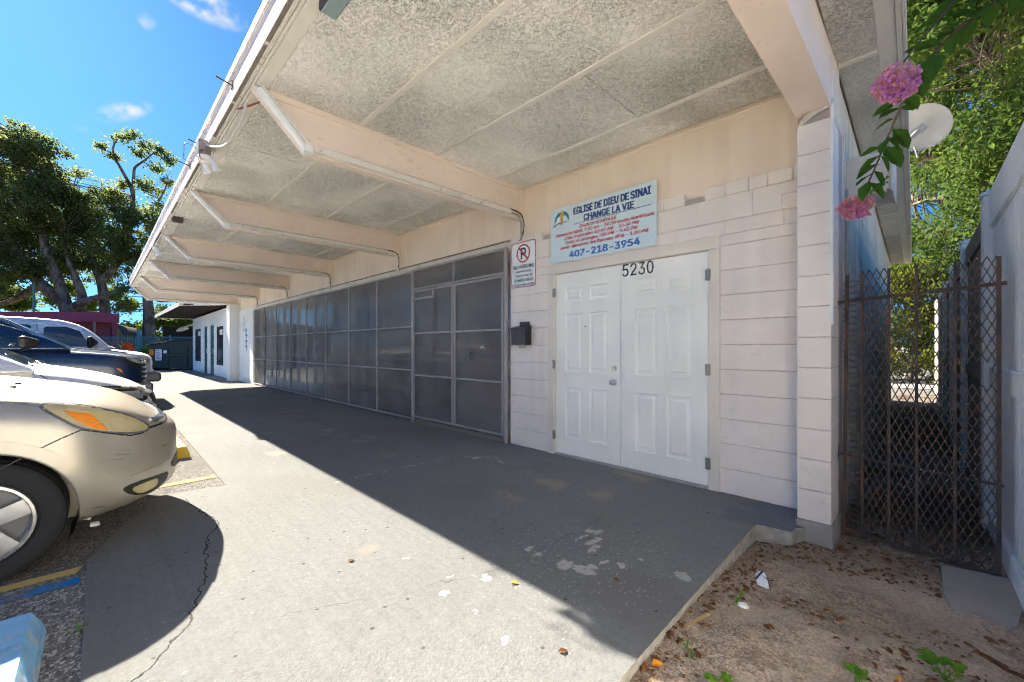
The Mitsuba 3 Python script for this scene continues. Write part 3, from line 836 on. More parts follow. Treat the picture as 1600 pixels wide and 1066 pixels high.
def emb(pts, y, m, th=.0012):
    g = prism(Polygon([(sx(a), b_) for a, b_ in [(a, sz(b)) for a, b in pts]]), th)
    v = np.asarray(g.vertices)
    part(SG, 'emblem', tm(np.column_stack([v[:, 0], y - v[:, 2], v[:, 1]]), np.asarray(g.faces)[:, ::-1]), m)


emb([(.045, .25), (.055, .15), (.085, .09), (.115, .085), (.112, .15), (.08, .17), (.06, .25)], SY - .0002, 'teal_paint')
emb([(.21, .25), (.20, .15), (.17, .09), (.142, .085), (.146, .15), (.178, .17), (.195, .25)], SY - .0002, 'teal_paint')
emb([(.116, .30), (.112, .12), (.128, .04), (.142, .12), (.140, .30)], SY - .0016, 'gold_paint')
emb([(.035, .31), (.10, .265), (.128, .30), (.155, .265), (.225, .295), (.155, .285), (.128, .315), (.09, .285), (.035, .335)], SY - .0002, 'ink_dark')
for u, v in ((.03, .25), (.03, .92), (.5, .965), (.965, .33), (.965, .86)):
    part(SG, 'screw', move(lathe([(0, -.003), (.004, -.002), (.005, 0)], 8, 'y'), sx(u), SY, sz(v)), 'hinge_metal')
part(SG, 'spacer', cat(box(sx(.1), sx(.14), SY + .013, D, 2.2, 2.5), box(sx(.8), sx(.84), SY + .013, D, 2.2, 2.5)), 'wood_grey')

NP = thing('no_parking_sign', 'white no parking sign with a red rim on the wall beside the screen gate', 'sign')
nx0, nx1, nz0, nz1, ny = -3.715, -3.285, 1.925, 2.50, D - .012
rr = lambda x0, x1, z0, z1, r: Polygon([(x0, z0), (x1, z0), (x1, z1), (x0, z1)]).buffer(-r).buffer(r, 6)


def flat(poly, y, th, key, name, m):
    g = prism(poly, th)
    v = np.asarray(g.vertices)
    return part(key, name, tm(np.column_stack([v[:, 0], y - v[:, 2], v[:, 1]]), np.asarray(g.faces)[:, ::-1]), m)


flat(rr(nx0, nx1, nz0, nz1, .045), ny + .003, .003, NP, 'plate', 'sign_white')
flat(rr(nx0 + .010, nx1 - .010, nz0 + .010, nz1 - .010, .04).difference(rr(nx0 + .021, nx1 - .021, nz0 + .021, nz1 - .021, .033)), ny - .0002, .001, NP, 'rim', 'ink_red')
cx, cz = (nx0 + nx1) / 2, 2.345
flat(Point(cx, cz).buffer(.112, 24).difference(Point(cx, cz).buffer(.094, 24)), ny - .0014, .001, NP, 'prohibition_ring', 'ink_red')
flat(LineString([(cx - .074, cz + .074), (cx + .074, cz - .074)]).buffer(.010).intersection(Point(cx, cz).buffer(.095)), ny - .0026, .001, NP, 'prohibition_bar', 'ink_red')
part(NP, 'lettering', move(text('P', cx - .042, cx + .045, cz, .135, .001), y=ny - .0002), 'ink_dark')
for s, a, b, z, h in (('NO PARKING', .10, .90, 2.185, .046), ('UNAUTHORIZED', .20, .82, 2.128, .026), ('VEHICLES WILL BE', .18, .84, 2.078, .026), ('TOWED AWAY', .12, .90, 2.022, .036), ("AT VEHICLE OWNER'S EXPENSE", .10, .92, 1.967, .022)):
    t0, t1 = text(s, nx0 + a * .43, nx0 + b * .43, z, h, .001), text(s, nx0 + a * .43, nx0 + b * .43, z, h, .0014)
    part(NP, 'lettering', cat(move(t0, x=-h * .025, y=ny - .0002), move(t1, x=h * .025, y=ny - .0002)), 'ink_dark', kind='stuff')

MB = thing('mailbox', 'black metal wall mailbox under the no parking sign', 'mailbox')
part(MB, 'box', tm([[-3.60, D - .015, 1.235], [-3.365, D - .015, 1.235], [-3.60, D - .12, 1.235], [-3.365, D - .12, 1.235], [-3.60, D - .015, 1.46], [-3.365, D - .015, 1.46], [-3.60, D - .125, 1.43], [-3.365, D - .125, 1.43]],
                  [[0, 1, 3], [0, 3, 2], [4, 7, 5], [4, 6, 7], [0, 4, 1], [1, 4, 5], [2, 3, 7], [2, 7, 6], [0, 2, 6], [0, 6, 4], [1, 5, 7], [1, 7, 3]]), 'black_metal')
part(MB, 'back_plate', cat(box(-3.565, -3.40, D - .014, D - .004, 1.24, 1.515, .003)), 'black_metal')
part(MB, 'lid', beam_bar([-3.482, D - .02, 1.462], [-3.482, D - .133, 1.433], .25, .006), 'black_metal')
part(MB, 'hook', tube(curve([[-3.52, D - .06, 1.235], [-3.49, D - .09, 1.205], [-3.43, D - .09, 1.205], [-3.41, D - .06, 1.235]], 12), .004, 6), 'black_metal')
OB = thing('outlet_box', 'small pink painted outlet box on the wall beside the corner pilaster', 'outlet box')
part(OB, 'box', box(-.80, -.70, D - .045, D - .002, 2.235, 2.35, .004), 'block_paint')
part(OB, 'cover', cat(box(-.795, -.70, D - .050, D - .0455, 2.24, 2.345, .002), box(-.80, -.79, D - .055, D - .04, 2.30, 2.33, .003)), 'block_paint')

# white lighting raceways along the canopy beams
ORD = ('nearest to the church sign', 'second from the church sign', 'third from the church sign', 'fourth from the church sign', 'fifth from the church sign', 'farthest from the church sign')
for k, xr in enumerate(BX):
    cd = thing('beam_raceway', 'white light raceway along the canopy beam ' + ORD[k], 'raceway', 'light raceways on the canopy beams')
    xa = xr + .031
    part(cd, 'channel', beam_bar([xa, 1.235, 2.800], [xa, D - .22, 2.800], .058, .052, bev=.004), 'trim_paint')
    part(cd, 'channel', beam_bar([xa, 1.195, 2.79], [xa, .86, 3.125], .058, .056, up=(0, 1, 1), bev=.004), 'white_plastic')
    part(cd, 'end_cap', cat(box(xa - .034, xa + .034, 1.16, 1.232, 2.752, 2.81, .004)), 'white_plastic')
    c1 = curve([[xa + .034, .85, 3.14], [xa + .04, .93, 3.06], [xa + .042, 1.08, 2.90], [xa + .036, 1.17, 2.81]], 16)
    part(cd, 'cable', tube(c1, .009, 6), 'cable_white')
    part(cd, 'cable', tube([[xa - .005, 1.3, 2.834], [xa + .004, 2.4, 2.834], [xa, D - .25, 2.834]], .006, 6), 'cable_grey')
    if k < 5:
        part(cd, 'drop_tube', tube(curve([[xa, D - .22, 2.80], [xa, D - .10, 2.80], [xa, D - .05, 2.76], [xa, D - .035, 2.66], [xa, D - .035, 2.50]], 18), .024 if k else .012, 8), 'trim_paint' if k else 'cable_grey', 40)
        part(cd, 'cable', tube(curve([[xa + .02, D - .24, 2.83], [xa + .03, D - .08, 2.81], [xa + .05, D - .04, 2.70], [xa + .03, D - .03, 2.6], [xa - .03, D - .03, 2.50]], 18), .007, 6), 'black_plastic', 40)

FLX = -4.98
FL = thing('floodlight', 'white twin floodlight with a metal box hanging from the canopy edge near the church sign', 'floodlight', None)
part(FL, 'junction_box', box(FLX - .16, FLX + .0, .70, .80, 3.09, 3.22, .006), 'hinge_metal')
part(FL, 'base', move(lathe([(0, -.02), (.06, -.018), (.065, .01), (.05, .03), (0, .035)], 20), FLX - .06, .76, 3.06), 'white_plastic', 40)
for dx, dy, tilt in ((-.02, -.01, -.05), (.09, .04, .05)):
    hd = part(FL, 'lamp_head', xf(lathe([(0, .0), (.018, 0), (.021, -.04), (.038, -.095), (.040, -.107), (.036, -.107), (.032, -.09), (0, -.07)], 20), frame([FLX - .06 + dx, .76 + dy, 3.03], [1, .2, tilt * 4], [0, 1, .5])), 'white_plastic', 40)
part(FL, 'cable', tube(curve([[FLX - .05, .75, 3.2], [FLX + .25, .80, 3.08], [FLX + .62, .82, 3.0], [FLX + .95, .83, 3.02], [FLX + 1.12, .85, 3.14]], 28), .011, 7), 'cable_white', 40)
part(FL, 'cable', tube(curve([[FLX - .12, .70, 3.16], [FLX - .24, .62, 3.22], [FLX - .30, .62, 3.10], [FLX - .16, .70, 3.05]], 20), .004, 6), 'cable_grey')
part(FL, 'wire', tube(curve([[FLX + .0, .74, 3.12], [FLX + .03, .70, 3.06], [FLX + .0, .72, 3.02]], 10), .004, 5), 'wire_red')
part(FL, 'wire', cat(tube(curve([[FLX + .98, .82, 3.15], [FLX + 1.12, .86, 3.13], [FLX + 1.25, .92, 3.14]], 10), .007, 6)), 'wire_red')
FL2 = thing('floodlight', 'white twin floodlight on the far part of the canopy edge between the beams', 'floodlight')
part(FL2, 'base', move(lathe([(0, -.02), (.06, -.018), (.065, .01), (.05, .03), (0, .035)], 20), -10.35, .80, 3.10), 'white_plastic', 40)
for dx in (-.07, .08):
    part(FL2, 'lamp_head', xf(lathe([(0, .0), (.022, 0), (.026, -.05), (.055, -.12), (.057, -.135), (.046, -.135), (.04, -.11), (0, -.09)], 20), frame([-10.35 + dx, .78, 3.09], [1, .3, 0], [0, 1, .7])), 'white_plastic', 40)
SLT = thing('soffit_light', 'square glass floodlight set under the canopy soffit at the top edge', 'light fixture')
part(SLT, 'housing', box(-2.43, -2.17, .885, .985, 3.09, 3.149, .006), 'black_metal')
part(SLT, 'lens', box(-2.42, -2.18, .893, .977, 3.082, 3.0895, .003), 'lens_blue')
for xk, ln in ((-6.05, .12), (-5.35, .10), (-3.95, .10)):
    one('sign_bracket_stub', cat(tube([[xk, .77, 3.30], [xk - .03, .77 - ln, 3.34]], .006, 5), box(xk - .02, xk + .02, .764, .771, 3.27, 3.33)), 'rusty_steel',
        {-6.05: 'rusty bracket stub sticking out of the canopy edge left of the floodlight', -5.35: 'rusty bracket stub sticking out of the canopy edge just beyond the floodlight', -3.95: 'rusty bracket stub sticking out of the canopy edge right of the floodlight'}[xk], 'bracket')
one('eave_bracket', cat(box(-8.05, -7.93, .80, .93, 3.085, 3.145, .004), box(-8.03, -8.01, .82, .91, 3.145, 3.16), box(-7.97, -7.95, .82, .91, 3.145, 3.16)), 'rusty_steel', 'small brown metal bracket under the canopy edge just beyond the second beam', 'bracket')
# cables at the corner pilaster
one('corner_cable', cat(tube(curve([[EAST + .01, 3.38, 2.80], [-.50, 3.365, 2.765], [-.58, 3.37, 2.74], [-.655, 3.42, 2.68], [-.668, 3.6, 2.55], [-.67, D - .02, 2.35]], 30), .011, 7),
                        tube(curve([[EAST + .015, 3.375, 2.81], [-.52, 3.358, 2.775], [-.60, 3.362, 2.745], [-.662, 3.44, 2.66], [-.672, 3.62, 2.50], [-.68, D - .02, 2.36]], 30), .008, 6)), 'cable_white',
    'pale cables looped over the head of the corner pilaster', 'cable', 40)
one('wall_pipe', tube([[side_x(4.1) + .014, 4.1, .0], [side_x(4.1) + .014, 4.1, 2.42]], .010, 8), 'cable_grey', 'thin upright pipe on the side wall below the vent box', 'pipe', 40)
VB = thing('vent_box', 'cream metal vent box on the side wall below the eave', 'vent box')
part(VB, 'body', box(side_x(4.3) - .01, side_x(4.3) + .26, 4.24, 4.66, 2.40, 2.70, .006), 'casing_paint')
part(VB, 'flange', box(side_x(4.3) + .2605, side_x(4.3) + .275, 4.225, 4.675, 2.385, 2.715, .003), 'casing_paint')
part(VB, 'underside', box(side_x(4.3) + .01, side_x(4.3) + .24, 4.26, 4.64, 2.392, 2.399), 'trim_paint')
DS = thing('satellite_dish', 'grey satellite dish on the roof edge above the alley', 'satellite dish')
n_ = 16
prof = [(0, -.075)] + [(r_, -.075 * (1 - (r_ / .37) ** 2)) for r_ in np.linspace(.06, .37, 9)] + [(.375, .012), (.365, .012)] + [(r_, -.066 * (1 - (r_ / .37) ** 2)) for r_ in np.linspace(.355, .0, 8)]
dc = np.array([-.105, 8.0, 4.21])
part(DS, 'reflector', xf(lathe([(a_ * .82, b_ * .9) for a_, b_ in prof], 40), frame(dc, [.93, -.33, .05], [-.18, -.55, .80])), 'dish_grey', 40)
part(DS, 'mount', cat(tube([dc + [-.02, -.10, -.05], dc + [-.14, -.22, -.22], [-.36, 7.8, 3.9], [-.36, 7.8, 3.36]], .025, 8), box(-.46, -.27, 7.7, 7.9, 3.36, 3.385), beam_bar(dc + [-.13, -.13, -.14], dc + [.03, -.09, -.02], .06, .09)), 'cable_grey', 40)
part(DS, 'bolt', ball(dc + [-.05, -.1, -.1], .02, 1), 'steel')
part(DS, 'feed_arm', tube([dc + [-.08, -.06, -.25], dc + [-.05, .2, -.32], dc + [.02, .42, .0]], .012, 6), 'steel')
WL = thing('wall_lettering', 'stack of small blue and grey letters painted on the white end wall', 'lettering')
for i in range(3):
    part(WL, 'grey_mark', cat(box(-17.12, -17.02, D - .003, D - .001, 2.18 - i * .2, 2.29 - i * .2), box(-17.06, -16.95, D - .003, D - .001, 2.14 - i * .2, 2.17 - i * .2)), 'cable_grey')
for i in range(4):
    part(WL, 'blue_mark', cat(box(-16.85, -16.62, D - .003, D - .001, 1.78 - i * .19, 1.86 - i * .19), box(-16.85 + .04 * i, -16.76 + .03 * i, D - .003, D - .001, 1.70 - i * .19, 1.775 - i * .19)), 'ink_bright_blue')

# ------------------------------------------------------------------ the alley: gate, fence, branch, litter
GT = thing('mesh_gate', 'rusty expanded metal gate closing the alley between building and fence', 'gate')
ga, gb = np.array([-.435, 3.665, 0]), np.array([.262, 3.60, 0])
gx = unit(gb - ga)
GW = np.linalg.norm(gb - ga)
GM = frame(ga, gx, [-gx[1], gx[0], 0])
gate_p = lambda a, z, o=0.: (GM @ np.array([a, o, z, 1]))[:3]
ups = [.0, .10, .235, .365, .53, GW]
for i, a in enumerate(ups):
    z1 = 1.715 if i not in (0,) else 1.70
    lean = .02 if i == 0 else 0
    part(GT, 'upright', beam_bar(gate_p(a, -.07), gate_p(a + lean, z1), .012 if i in (0, 5) else .008, .020 if i in (0, 5) else .014, up=gx), 'rusty_steel')
part(GT, 'crossbar', beam_bar(gate_p(-.09, 1.515, .012), gate_p(GW + .03, 1.565, .012), .012, .022), 'rusty_steel')
part(GT, 'crossbar', tube([gate_p(-.05, .465, .012), gate_p(GW + .02, .425, .012)], .008, 6), 'rusty_steel')
part(GT, 'crossbar', beam_bar(gate_p(0, -.05, .01), gate_p(GW, -.09, .01), .01, .022), 'rusty_steel')
part(GT, 'latch', cat([xf(box(a, b, -.02, .012, c, d, .004), GM) for a, b, c, d in ((-.10, -.055, 1.48, 1.55), (-.07, -.015, 1.495, 1.525), (-.115, -.085, 1.50, 1.575))]), 'rusty_steel')
part(GT, 'hinge_plate', xf(box(-.075, -.03, -.02, .02, .42, .53, .004), GM), 'black_metal')


def expanded(x0, x1, z0, z1, px, pz, w, holes=()):
    """Expanded metal: zigzag strands meeting at the knuckles."""
    ms = []
    ncol, nrow = int(round((x1 - x0) / px)), int(round((z1 - z0) / pz))
    r = np.random.default_rng(3)
    for i in range(ncol + 1):
        for j in range(nrow * 2):
            for s in (-1, 1):
                a0, a1 = x0 + (i + (.5 if j % 2 else 0)) * px, x0 + (i + (.5 if j % 2 else 0) + s * .5) * px
                c0, c1 = z0 + j * pz / 2, z0 + (j + 1) * pz / 2
                if max(a0, a1) > x1 + 1e-6 or min(a0, a1) < x0 - 1e-6:
                    continue
                am, cm_ = (a0 + a1) / 2, (c0 + c1) / 2
                if any(h0 < am < h1 and g0 < cm_ < g1 for h0, h1, g0, g1 in holes):
                    continue
                o = .004 * math.sin(am * 31) + .006 * math.sin(cm_ * 5 + am * 3)
                ms.append((a0, c0, a1, c1, o))
    q = np.array(ms)
    d = np.stack([q[:, 2] - q[:, 0], q[:, 3] - q[:, 1]], 1)
    L = np.linalg.norm(d, axis=1, keepdims=True)
    nrm = np.stack([-d[:, 1], d[:, 0]], 1) / L * w / 2
    p0, p1 = q[:, :2], q[:, 2:4]
    off = q[:, 4]
    vs = []
    for p_, sg in ((p0, 1), (p0, -1), (p1, -1), (p1, 1)):
        for o in (-.0016, .0016):
            vs.append(np.column_stack([p_[:, 0] + sg * nrm[:, 0], off + o, p_[:, 1] + sg * nrm[:, 1]]))
    v = np.stack(vs, 1)
    n = len(v)
    f = np.array([[0, 2, 4], [0, 4, 6], [1, 5, 3], [1, 7, 5], [0, 1, 3], [0, 3, 2], [4, 5, 7], [4, 7, 6], [2, 3, 5], [2, 5, 4], [6, 7, 1], [6, 1, 0]])
    return tm(v.reshape(-1, 3), (np.arange(n)[:, None, None] * 8 + f[None]).reshape(-1, 3))


part(GT, 'expanded_mesh', xf(expanded(.10, GW, -.085, 1.70, .037, .086, .0054, [(.585, .67, 1.005, 1.10)]), GM), 'rusty_steel', kind='stuff')
mm = expanded(0, 1.66, 0, .115, .042, .115, .0042)
v = np.asarray(mm.vertices)
part(GT, 'side_mesh', xf(tm(np.column_stack([v[:, 2] - .005, v[:, 1] - .004, v[:, 0]]), np.asarray(mm.faces)[:, ::-1]), GM), 'rusty_steel', kind='stuff')

FN = thing('vinyl_fence', 'tall white vinyl fence along the alley, with brown shade painted into the boards farther back', 'fence')
FDIR = unit([SL, 1, 0])
fo = np.array([.40, 0, 0])
FNRM = np.array([-FDIR[1], FDIR[0], 0])
FM = frame(fo, FDIR, FNRM)            # x along the alley, y towards the building, z up


def fb(a0, a1, o0, o1, z0, z1, bev=.0):
    return xf(box(a0, a1, o0, o1, z0, z1, bev), FM)


posts = [-1.0, 1.35, 4.62, 6.55, 8.48, 10.4, 12.3, 14.2]
for a in posts:
    pk = part(FN, 'post', fb(a - .064, a + .064, -.09, .042, -.12, 2.30, .006), 'vinyl')
    part(pk, 'cap', cat(fb(a - .074, a + .074, -.10, .052, 2.301, 2.325, .004), fb(a - .05, a + .05, -.076, .028, 2.3255, 2.345, .008)), 'vinyl')
for a, b in zip(posts[:-1], posts[1:]):
    a, b = a + .0655, b - .0655
    fence_mat = 'wood_board' if a > 4.6 else 'vinyl'  # sections farther back are the same vinyl with shade painted in brown
    part(FN, 'rail', fb(a, b, -.045, .012, 2.06, 2.32 if a < 4.6 else 2.24, .006), fence_mat)
    part(FN, 'rail', fb(a, b, -.045, .012, .93, 1.07, .006), fence_mat)
    part(FN, 'rail', fb(a, b, -.05, .016, -.115, .035, .006), fence_mat)
    n = int(round((b - a) / .152))
    w = (b - a) / n
    for z0, z1 in ((.0355, .9295), (1.0705, 2.0595)):
        for i in range(n):
            part(FN, 'board', fb(a + i * w + .001, a + (i + 1) * w - .001, -.032, -.006, z0, z1, .009), fence_mat)


# crape myrtle branch that leans over the fence with two flower heads
def leaf_quads(c, ax, L, W, fold=.25, nrm=None):
    """Pointed leaves: centres of their bases c, directions ax (n x 3); 4 triangles each."""
    c, ax = np.asarray(c, float), np.asarray(ax, float)
    n = len(c)
    up = np.tile([0, 0, 1.], (n, 1)) if nrm is None else nrm
    s = np.cross(ax, up)
    s /= np.linalg.norm(s, axis=1, keepdims=True) + 1e-9
    u = np.cross(s, ax)
    L, W = np.broadcast_to(L, (n,))[:, None], np.broadcast_to(W, (n,))[:, None]
    pts = np.stack([c, c + ax * L * .35 + s * W + u * W * fold, c + ax * L * .4, c + ax * L * .35 - s * W + u * W * fold, c + ax * L * .75 + s * W * .7 + u * (W * fold * .7 - L * .06), c + ax * L * .75 - s * W * .7 + u * (W * fold * .7 - L * .06), c + ax * L - u * L * .12], 1)
    f = np.array([[0, 1, 2], [0, 2, 3], [1, 4, 2], [2, 5, 3], [2, 4, 6], [2, 6, 5]])
    return tm(pts.reshape(-1, 3), (np.arange(n)[:, None, None] * 7 + f[None]).reshape(-1, 3))


CM = thing('crape_myrtle', 'crape myrtle branch with two pink flower heads hanging over the fence', 'flowering shrub')
r = np.random.default_rng(21)
b1 = curve([[1.25, 2.2, -.1], [1.15, 2.25, 1.6], [.85, 2.4, 2.45], [.42, 2.58, 2.72], [.16, 2.45, 2.66], [.0, 2.32, 2.46], [-.085, 2.28, 2.335]], 40)
b2 = curve([[.86, 2.4, 2.45], [.45, 2.32, 2.52], [.12, 2.30, 2.43], [-.03, 2.36, 2.33], [-.13, 2.46, 2.15], [-.20, 2.55, 2.00], [-.245, 2.60, 1.92]], 40)
part(CM, 'stem', tube(b1, np.linspace(.02, .0035, 40), 6), 'bark')
part(CM, 'stem', tube(b2, np.linspace(.010, .003, 40), 6), 'bark')
cs, ds, Ls = [], [], []
for bpts, i0 in ((b1, 17), (b2, 4)):
    for i in range(i0, len(bpts) - 2):
        tdir = unit(bpts[i + 1] - bpts[i - 1])
        for s_ in (-1, 1):
            if r.random() < .9:
                side_ = unit(np.cross(tdir, [0, 0, 1]) + 1e-6)
                cs.append(bpts[i] + r.normal(0, .004, 3))
                sd2 = np.cross(tdir, side_)
                an = r.uniform(-1.3, 1.3)
                ds.append(unit(tdir * r.uniform(.2, .7) + s_ * (side_ * math.cos(an) + sd2 * math.sin(an)) + np.array([0, 0, r.uniform(-.7, .1)])))
                Ls.append(r.uniform(.075, .13))
lv = leaf_quads(cs, ds, np.array(Ls), np.array(Ls) * .30)
for i in range(len(Ls)):
    part(CM, 'leaf', tm(np.asarray(lv.vertices)[i * 7:(i + 1) * 7], np.asarray(lv.faces)[:6]), 'myrtle_leaf')


def flower(center, rad, n, seed, m, elong=(1, 1, 1), fam='flower_head'):
    r = np.random.default_rng(seed)
    d = r.normal(size=(n, 3))
    d /= np.linalg.norm(d, axis=1, keepdims=True)
    c = center + d * np.array(elong) * rad * r.uniform(.5, 1.0, (n, 1)) * (.82 + .3 * meshkit.noise(d * 3 + seed)[:, None])
    cs, ds = [], []
    for k in range(5):
        a = r.normal(size=(n, 3)) * .9 + d * .7
        cs.append(c)
        ds.append(a / np.linalg.norm(a, axis=1, keepdims=True))
    ds = np.concatenate(ds)
    nr = r.normal(size=ds.shape)
    return part(CM, fam, leaf_quads(np.concatenate(cs), ds, r.uniform(.010, .019, len(ds)), r.uniform(.005, .009, len(ds)), .5, nr), m)


for cpos, rad, n, sd, el, (m0, m1_) in (((-.105, 2.27, 2.262), .071, 380, 5, (1.0, 1.0, .95), ('petal', 'petal_pale')), ((-.262, 2.62, 1.885), .062, 260, 9, (1.05, 1.0, .85), ('petal_pale', 'petal'))):
    cpos = np.array(cpos)
    flower(cpos, rad, n, sd, m0, el)
    flower(cpos, rad * .97, n // 3, sd + 1, m1_, el)
    rr_ = np.random.default_rng(sd)
    bd = rr_.normal(size=(46, 3))
    bd /= np.linalg.norm(bd, axis=1, keepdims=True)
    part(CM, 'flower_bud', cat([ball(cpos + q_ * rad * rr_.uniform(.75, 1.05) * np.array(el), rr_.uniform(.003, .005), 0) for q_ in bd]), 'orange_leaf' if sd == 5 else 'weed_leaf', kind='stuff')
tw = curve([[-.235, 2.60, 1.93], [-.19, 2.60, 1.95], [-.15, 2.6, 1.985]], 10)
part(CM, 'twig', cat([tube(tw, .0018, 5)] + [ball(tw[i] + np.array([rng.uniform(-.012, .012), 0, rng.uniform(-.012, .012)]), .0055, 1) for i in range(2, 10) for _ in range(3)]), 'weed_leaf')

# litter on the dirt and the walkway
r = np.random.default_rng(31)
n = 5200
lx, ly = r.uniform(-.84, .36, n), r.uniform(.7, 5.0, n)
dens = meshkit.fbm(np.stack([lx * 2.5, ly * 2.5, lx * 0], -1), 3, 8) + .28 * np.clip(1 - (lx + .84) / .3, 0, 1) + .35 * np.clip((ly - 2.9) / .8, 0, 1)
k = (dens > .56 + .16 * r.random(n)) & (lx < .36 + SL * ly) & ~((ly > 3.36) & (lx < EAST + .02))
lx, ly = lx[k], ly[k]
n = len(lx)
az = r.uniform(0, 2 * PI, n)
base = np.column_stack([lx, ly, dirt_z(lx, ly) + .004])
dirn = np.column_stack([np.cos(az), np.sin(az), r.uniform(-.05, .35, n)])
dirn /= np.linalg.norm(dirn, axis=1, keepdims=True)
sz_ = r.uniform(.010, .034, n) * r.choice([.6, 1, 1.3], n)
nr = np.column_stack([r.normal(0, .35, n), r.normal(0, .35, n), np.ones(n)])
one('leaf_litter', leaf_quads(base, dirn, sz_, sz_ * .26, .3, nr), 'dry_leaf', 'brown dead leaf bits scattered over the dirt by the walkway and gate', 'dead leaves', kind='stuff')
n = 900
lx, ly = r.uniform(-.84, .36, n), r.uniform(.8, 4.0, n)
one('pebbles', cat([xf(trimesh.creation.icosphere(subdivisions=0), np.diag([s_, s_ * .8, s_ * .5, 1]) + np.array([[0, 0, 0, x_], [0, 0, 0, y_], [0, 0, 0, z_], [0, 0, 0, 0]])) for x_, y_, z_, s_ in zip(lx, ly, dirt_z(lx, ly) + .001, r.uniform(.002, .006, n))]), 'foot_concrete', 'tiny pale pebbles strewn over the sandy soil', 'pebbles', kind='stuff')


def flat_leaf(name, x, y, L, a, m, label, z=None, w=.33):
    zz = (dirt_z(np.array([x]), np.array([y]))[0] + .008) if z is None else z
    v = leaf_quads([[x, y, zz]], [[math.cos(a), math.sin(a), .06]], L, L * w, .35)
    return one(name, v, m, label, 'leaf')


flat_leaf('fallen_leaf', -.77, 1.53, .05, .9, 'orange_leaf', 'bright orange leaf on the sunlit dirt at the walkway edge', w=.42)
flat_leaf('fallen_leaf', -.085, 2.10, .03, 2., 'orange_leaf', 'small yellow orange leaf by the leafy weed on the dirt', w=.4)
flat_leaf('fallen_leaf', -.775, 1.74, .045, 2.9, 'dry_leaf', 'tan dead leaf beside the bark strip on the dirt', w=.45)
flat_leaf('fallen_leaf', -.53, 2.10, .055, 5.9, 'dry_leaf', 'brown dead leaf in the middle of the dirt beyond the bark strip', w=.4)
flat_leaf('fallen_leaf', -.015, 3.60, .085, 1.4, 'straw', 'tan curled leaf lying against the foot of the gate', w=.3)
flat_leaf('fallen_leaf', -1.50, 2.19, .035, 3.0, 'dry_leaf', 'brown leaf beside the white paint spatter on the walkway', .004, .4)
flat_leaf('fallen_leaf', -1.17, 1.90, .038, .2, 'dry_leaf', 'brown leaf on the shaded walkway right of the paint spatter', .004, .35)
flat_leaf('fallen_leaf', -1.52, 1.50, .045, .6, 'orange_leaf', 'curled orange brown leaf on the sunlit walkway just outside the shade', .004, .3)
flat_leaf('fallen_leaf', -1.04, 1.29, .04, 1.0, 'dry_leaf', 'brown leaf on the sunlit walkway near the dirt edge', .004, .35)
flat_leaf('fallen_leaf', -2.30, 1.00, .04, 2.0, 'dry_leaf', 'small brown leaf in the middle of the sunlit walkway', .004, .35)
one('bark_strip', beam_bar([-.795, 1.78, -.036], [-.725, 2.00, -.020], .016, .004), 'straw', 'long pale bark strip lying on the dirt by the walkway edge', 'bark strip')
one('wood_chip', cat(beam_bar([.12, 2.56, -.045], [.20, 2.50, -.04], .030, .012, bev=.003), beam_bar([.18, 2.50, -.048], [.28, 2.47, -.04], .024, .014, bev=.003)), 'dry_leaf', 'broken brown bark chunks on the dirt near the right edge', 'bark')
pc = thing('paper_scrap', 'crumpled white paper scrap with a dark edge on the dirt', 'litter')
v = np.array([[-.68, 2.55, -.058], [-.62, 2.545, -.035], [-.585, 2.45, -.052], [-.65, 2.46, -.060], [-.70, 2.62, -.05], [-.66, 2.61, -.03]])
part(pc, 'sheet', tm(v, [[0, 1, 3], [1, 2, 3], [0, 4, 5], [0, 5, 1]]), 'sign_white')
part(pc, 'dark_edge', cat(beam_bar(v[1], v[2], .006, .003), beam_bar(v[0], v[5], .012, .003), beam_bar(v[4], v[1], .009, .003)), 'ink_dark')
r = np.random.default_rng(8)
bm_ = trimesh.creation.icosphere(subdivisions=2)
vv = np.asarray(bm_.vertices)
one('plastic_scrap', tm(vv * (.55 + .7 * meshkit.noise(vv * 2.6)[:, None]) * [.030, .022, .014] + [-.64, 2.19, -.03], bm_.faces), 'white_plastic', 'small crumpled clear plastic scrap on the dirt near the bark strip', 'litter')


def weed(x, y, n, L, h, label, seed, thin=False):
    r = np.random.default_rng(seed)
    z = dirt_z(np.array([x]), np.array([y]))[0]
    w = thing('weed', label, 'weed')
    st, cs, ds, Ls = [], [], [], []
    for i in range(max(2, n // 3)):
        a = r.uniform(0, 2 * PI)
        top = np.array([x + .5 * h * math.cos(a), y + .5 * h * math.sin(a), z + h * r.uniform(.6, 1)])
        st.append(tube(curve([[x, y, z - .01], [(x + top[0]) / 2 + .002, (y + top[1]) / 2, z + h * .45], top], 6), .0014, 5))
        for j in range(3):
            b = a + r.uniform(-1.6, 1.6)
            cs.append(top + r.normal(0, .003, 3) - [0, 0, j * h * .18])
            ds.append(unit([math.cos(b), math.sin(b), r.uniform(.0, .7) if not thin else 1.5]))
            Ls.append(L * r.uniform(.7, 1.15))
    part(w, 'stem', cat(st), 'weed_leaf')
    lv = leaf_quads(cs, ds, np.array(Ls), np.array(Ls) * (.40 if not thin else .09))
    for i in range(len(Ls)):
        part(w, 'leaf', tm(np.asarray(lv.vertices)[i * 7:(i + 1) * 7], np.asarray(lv.faces)[:6]), 'weed_leaf')


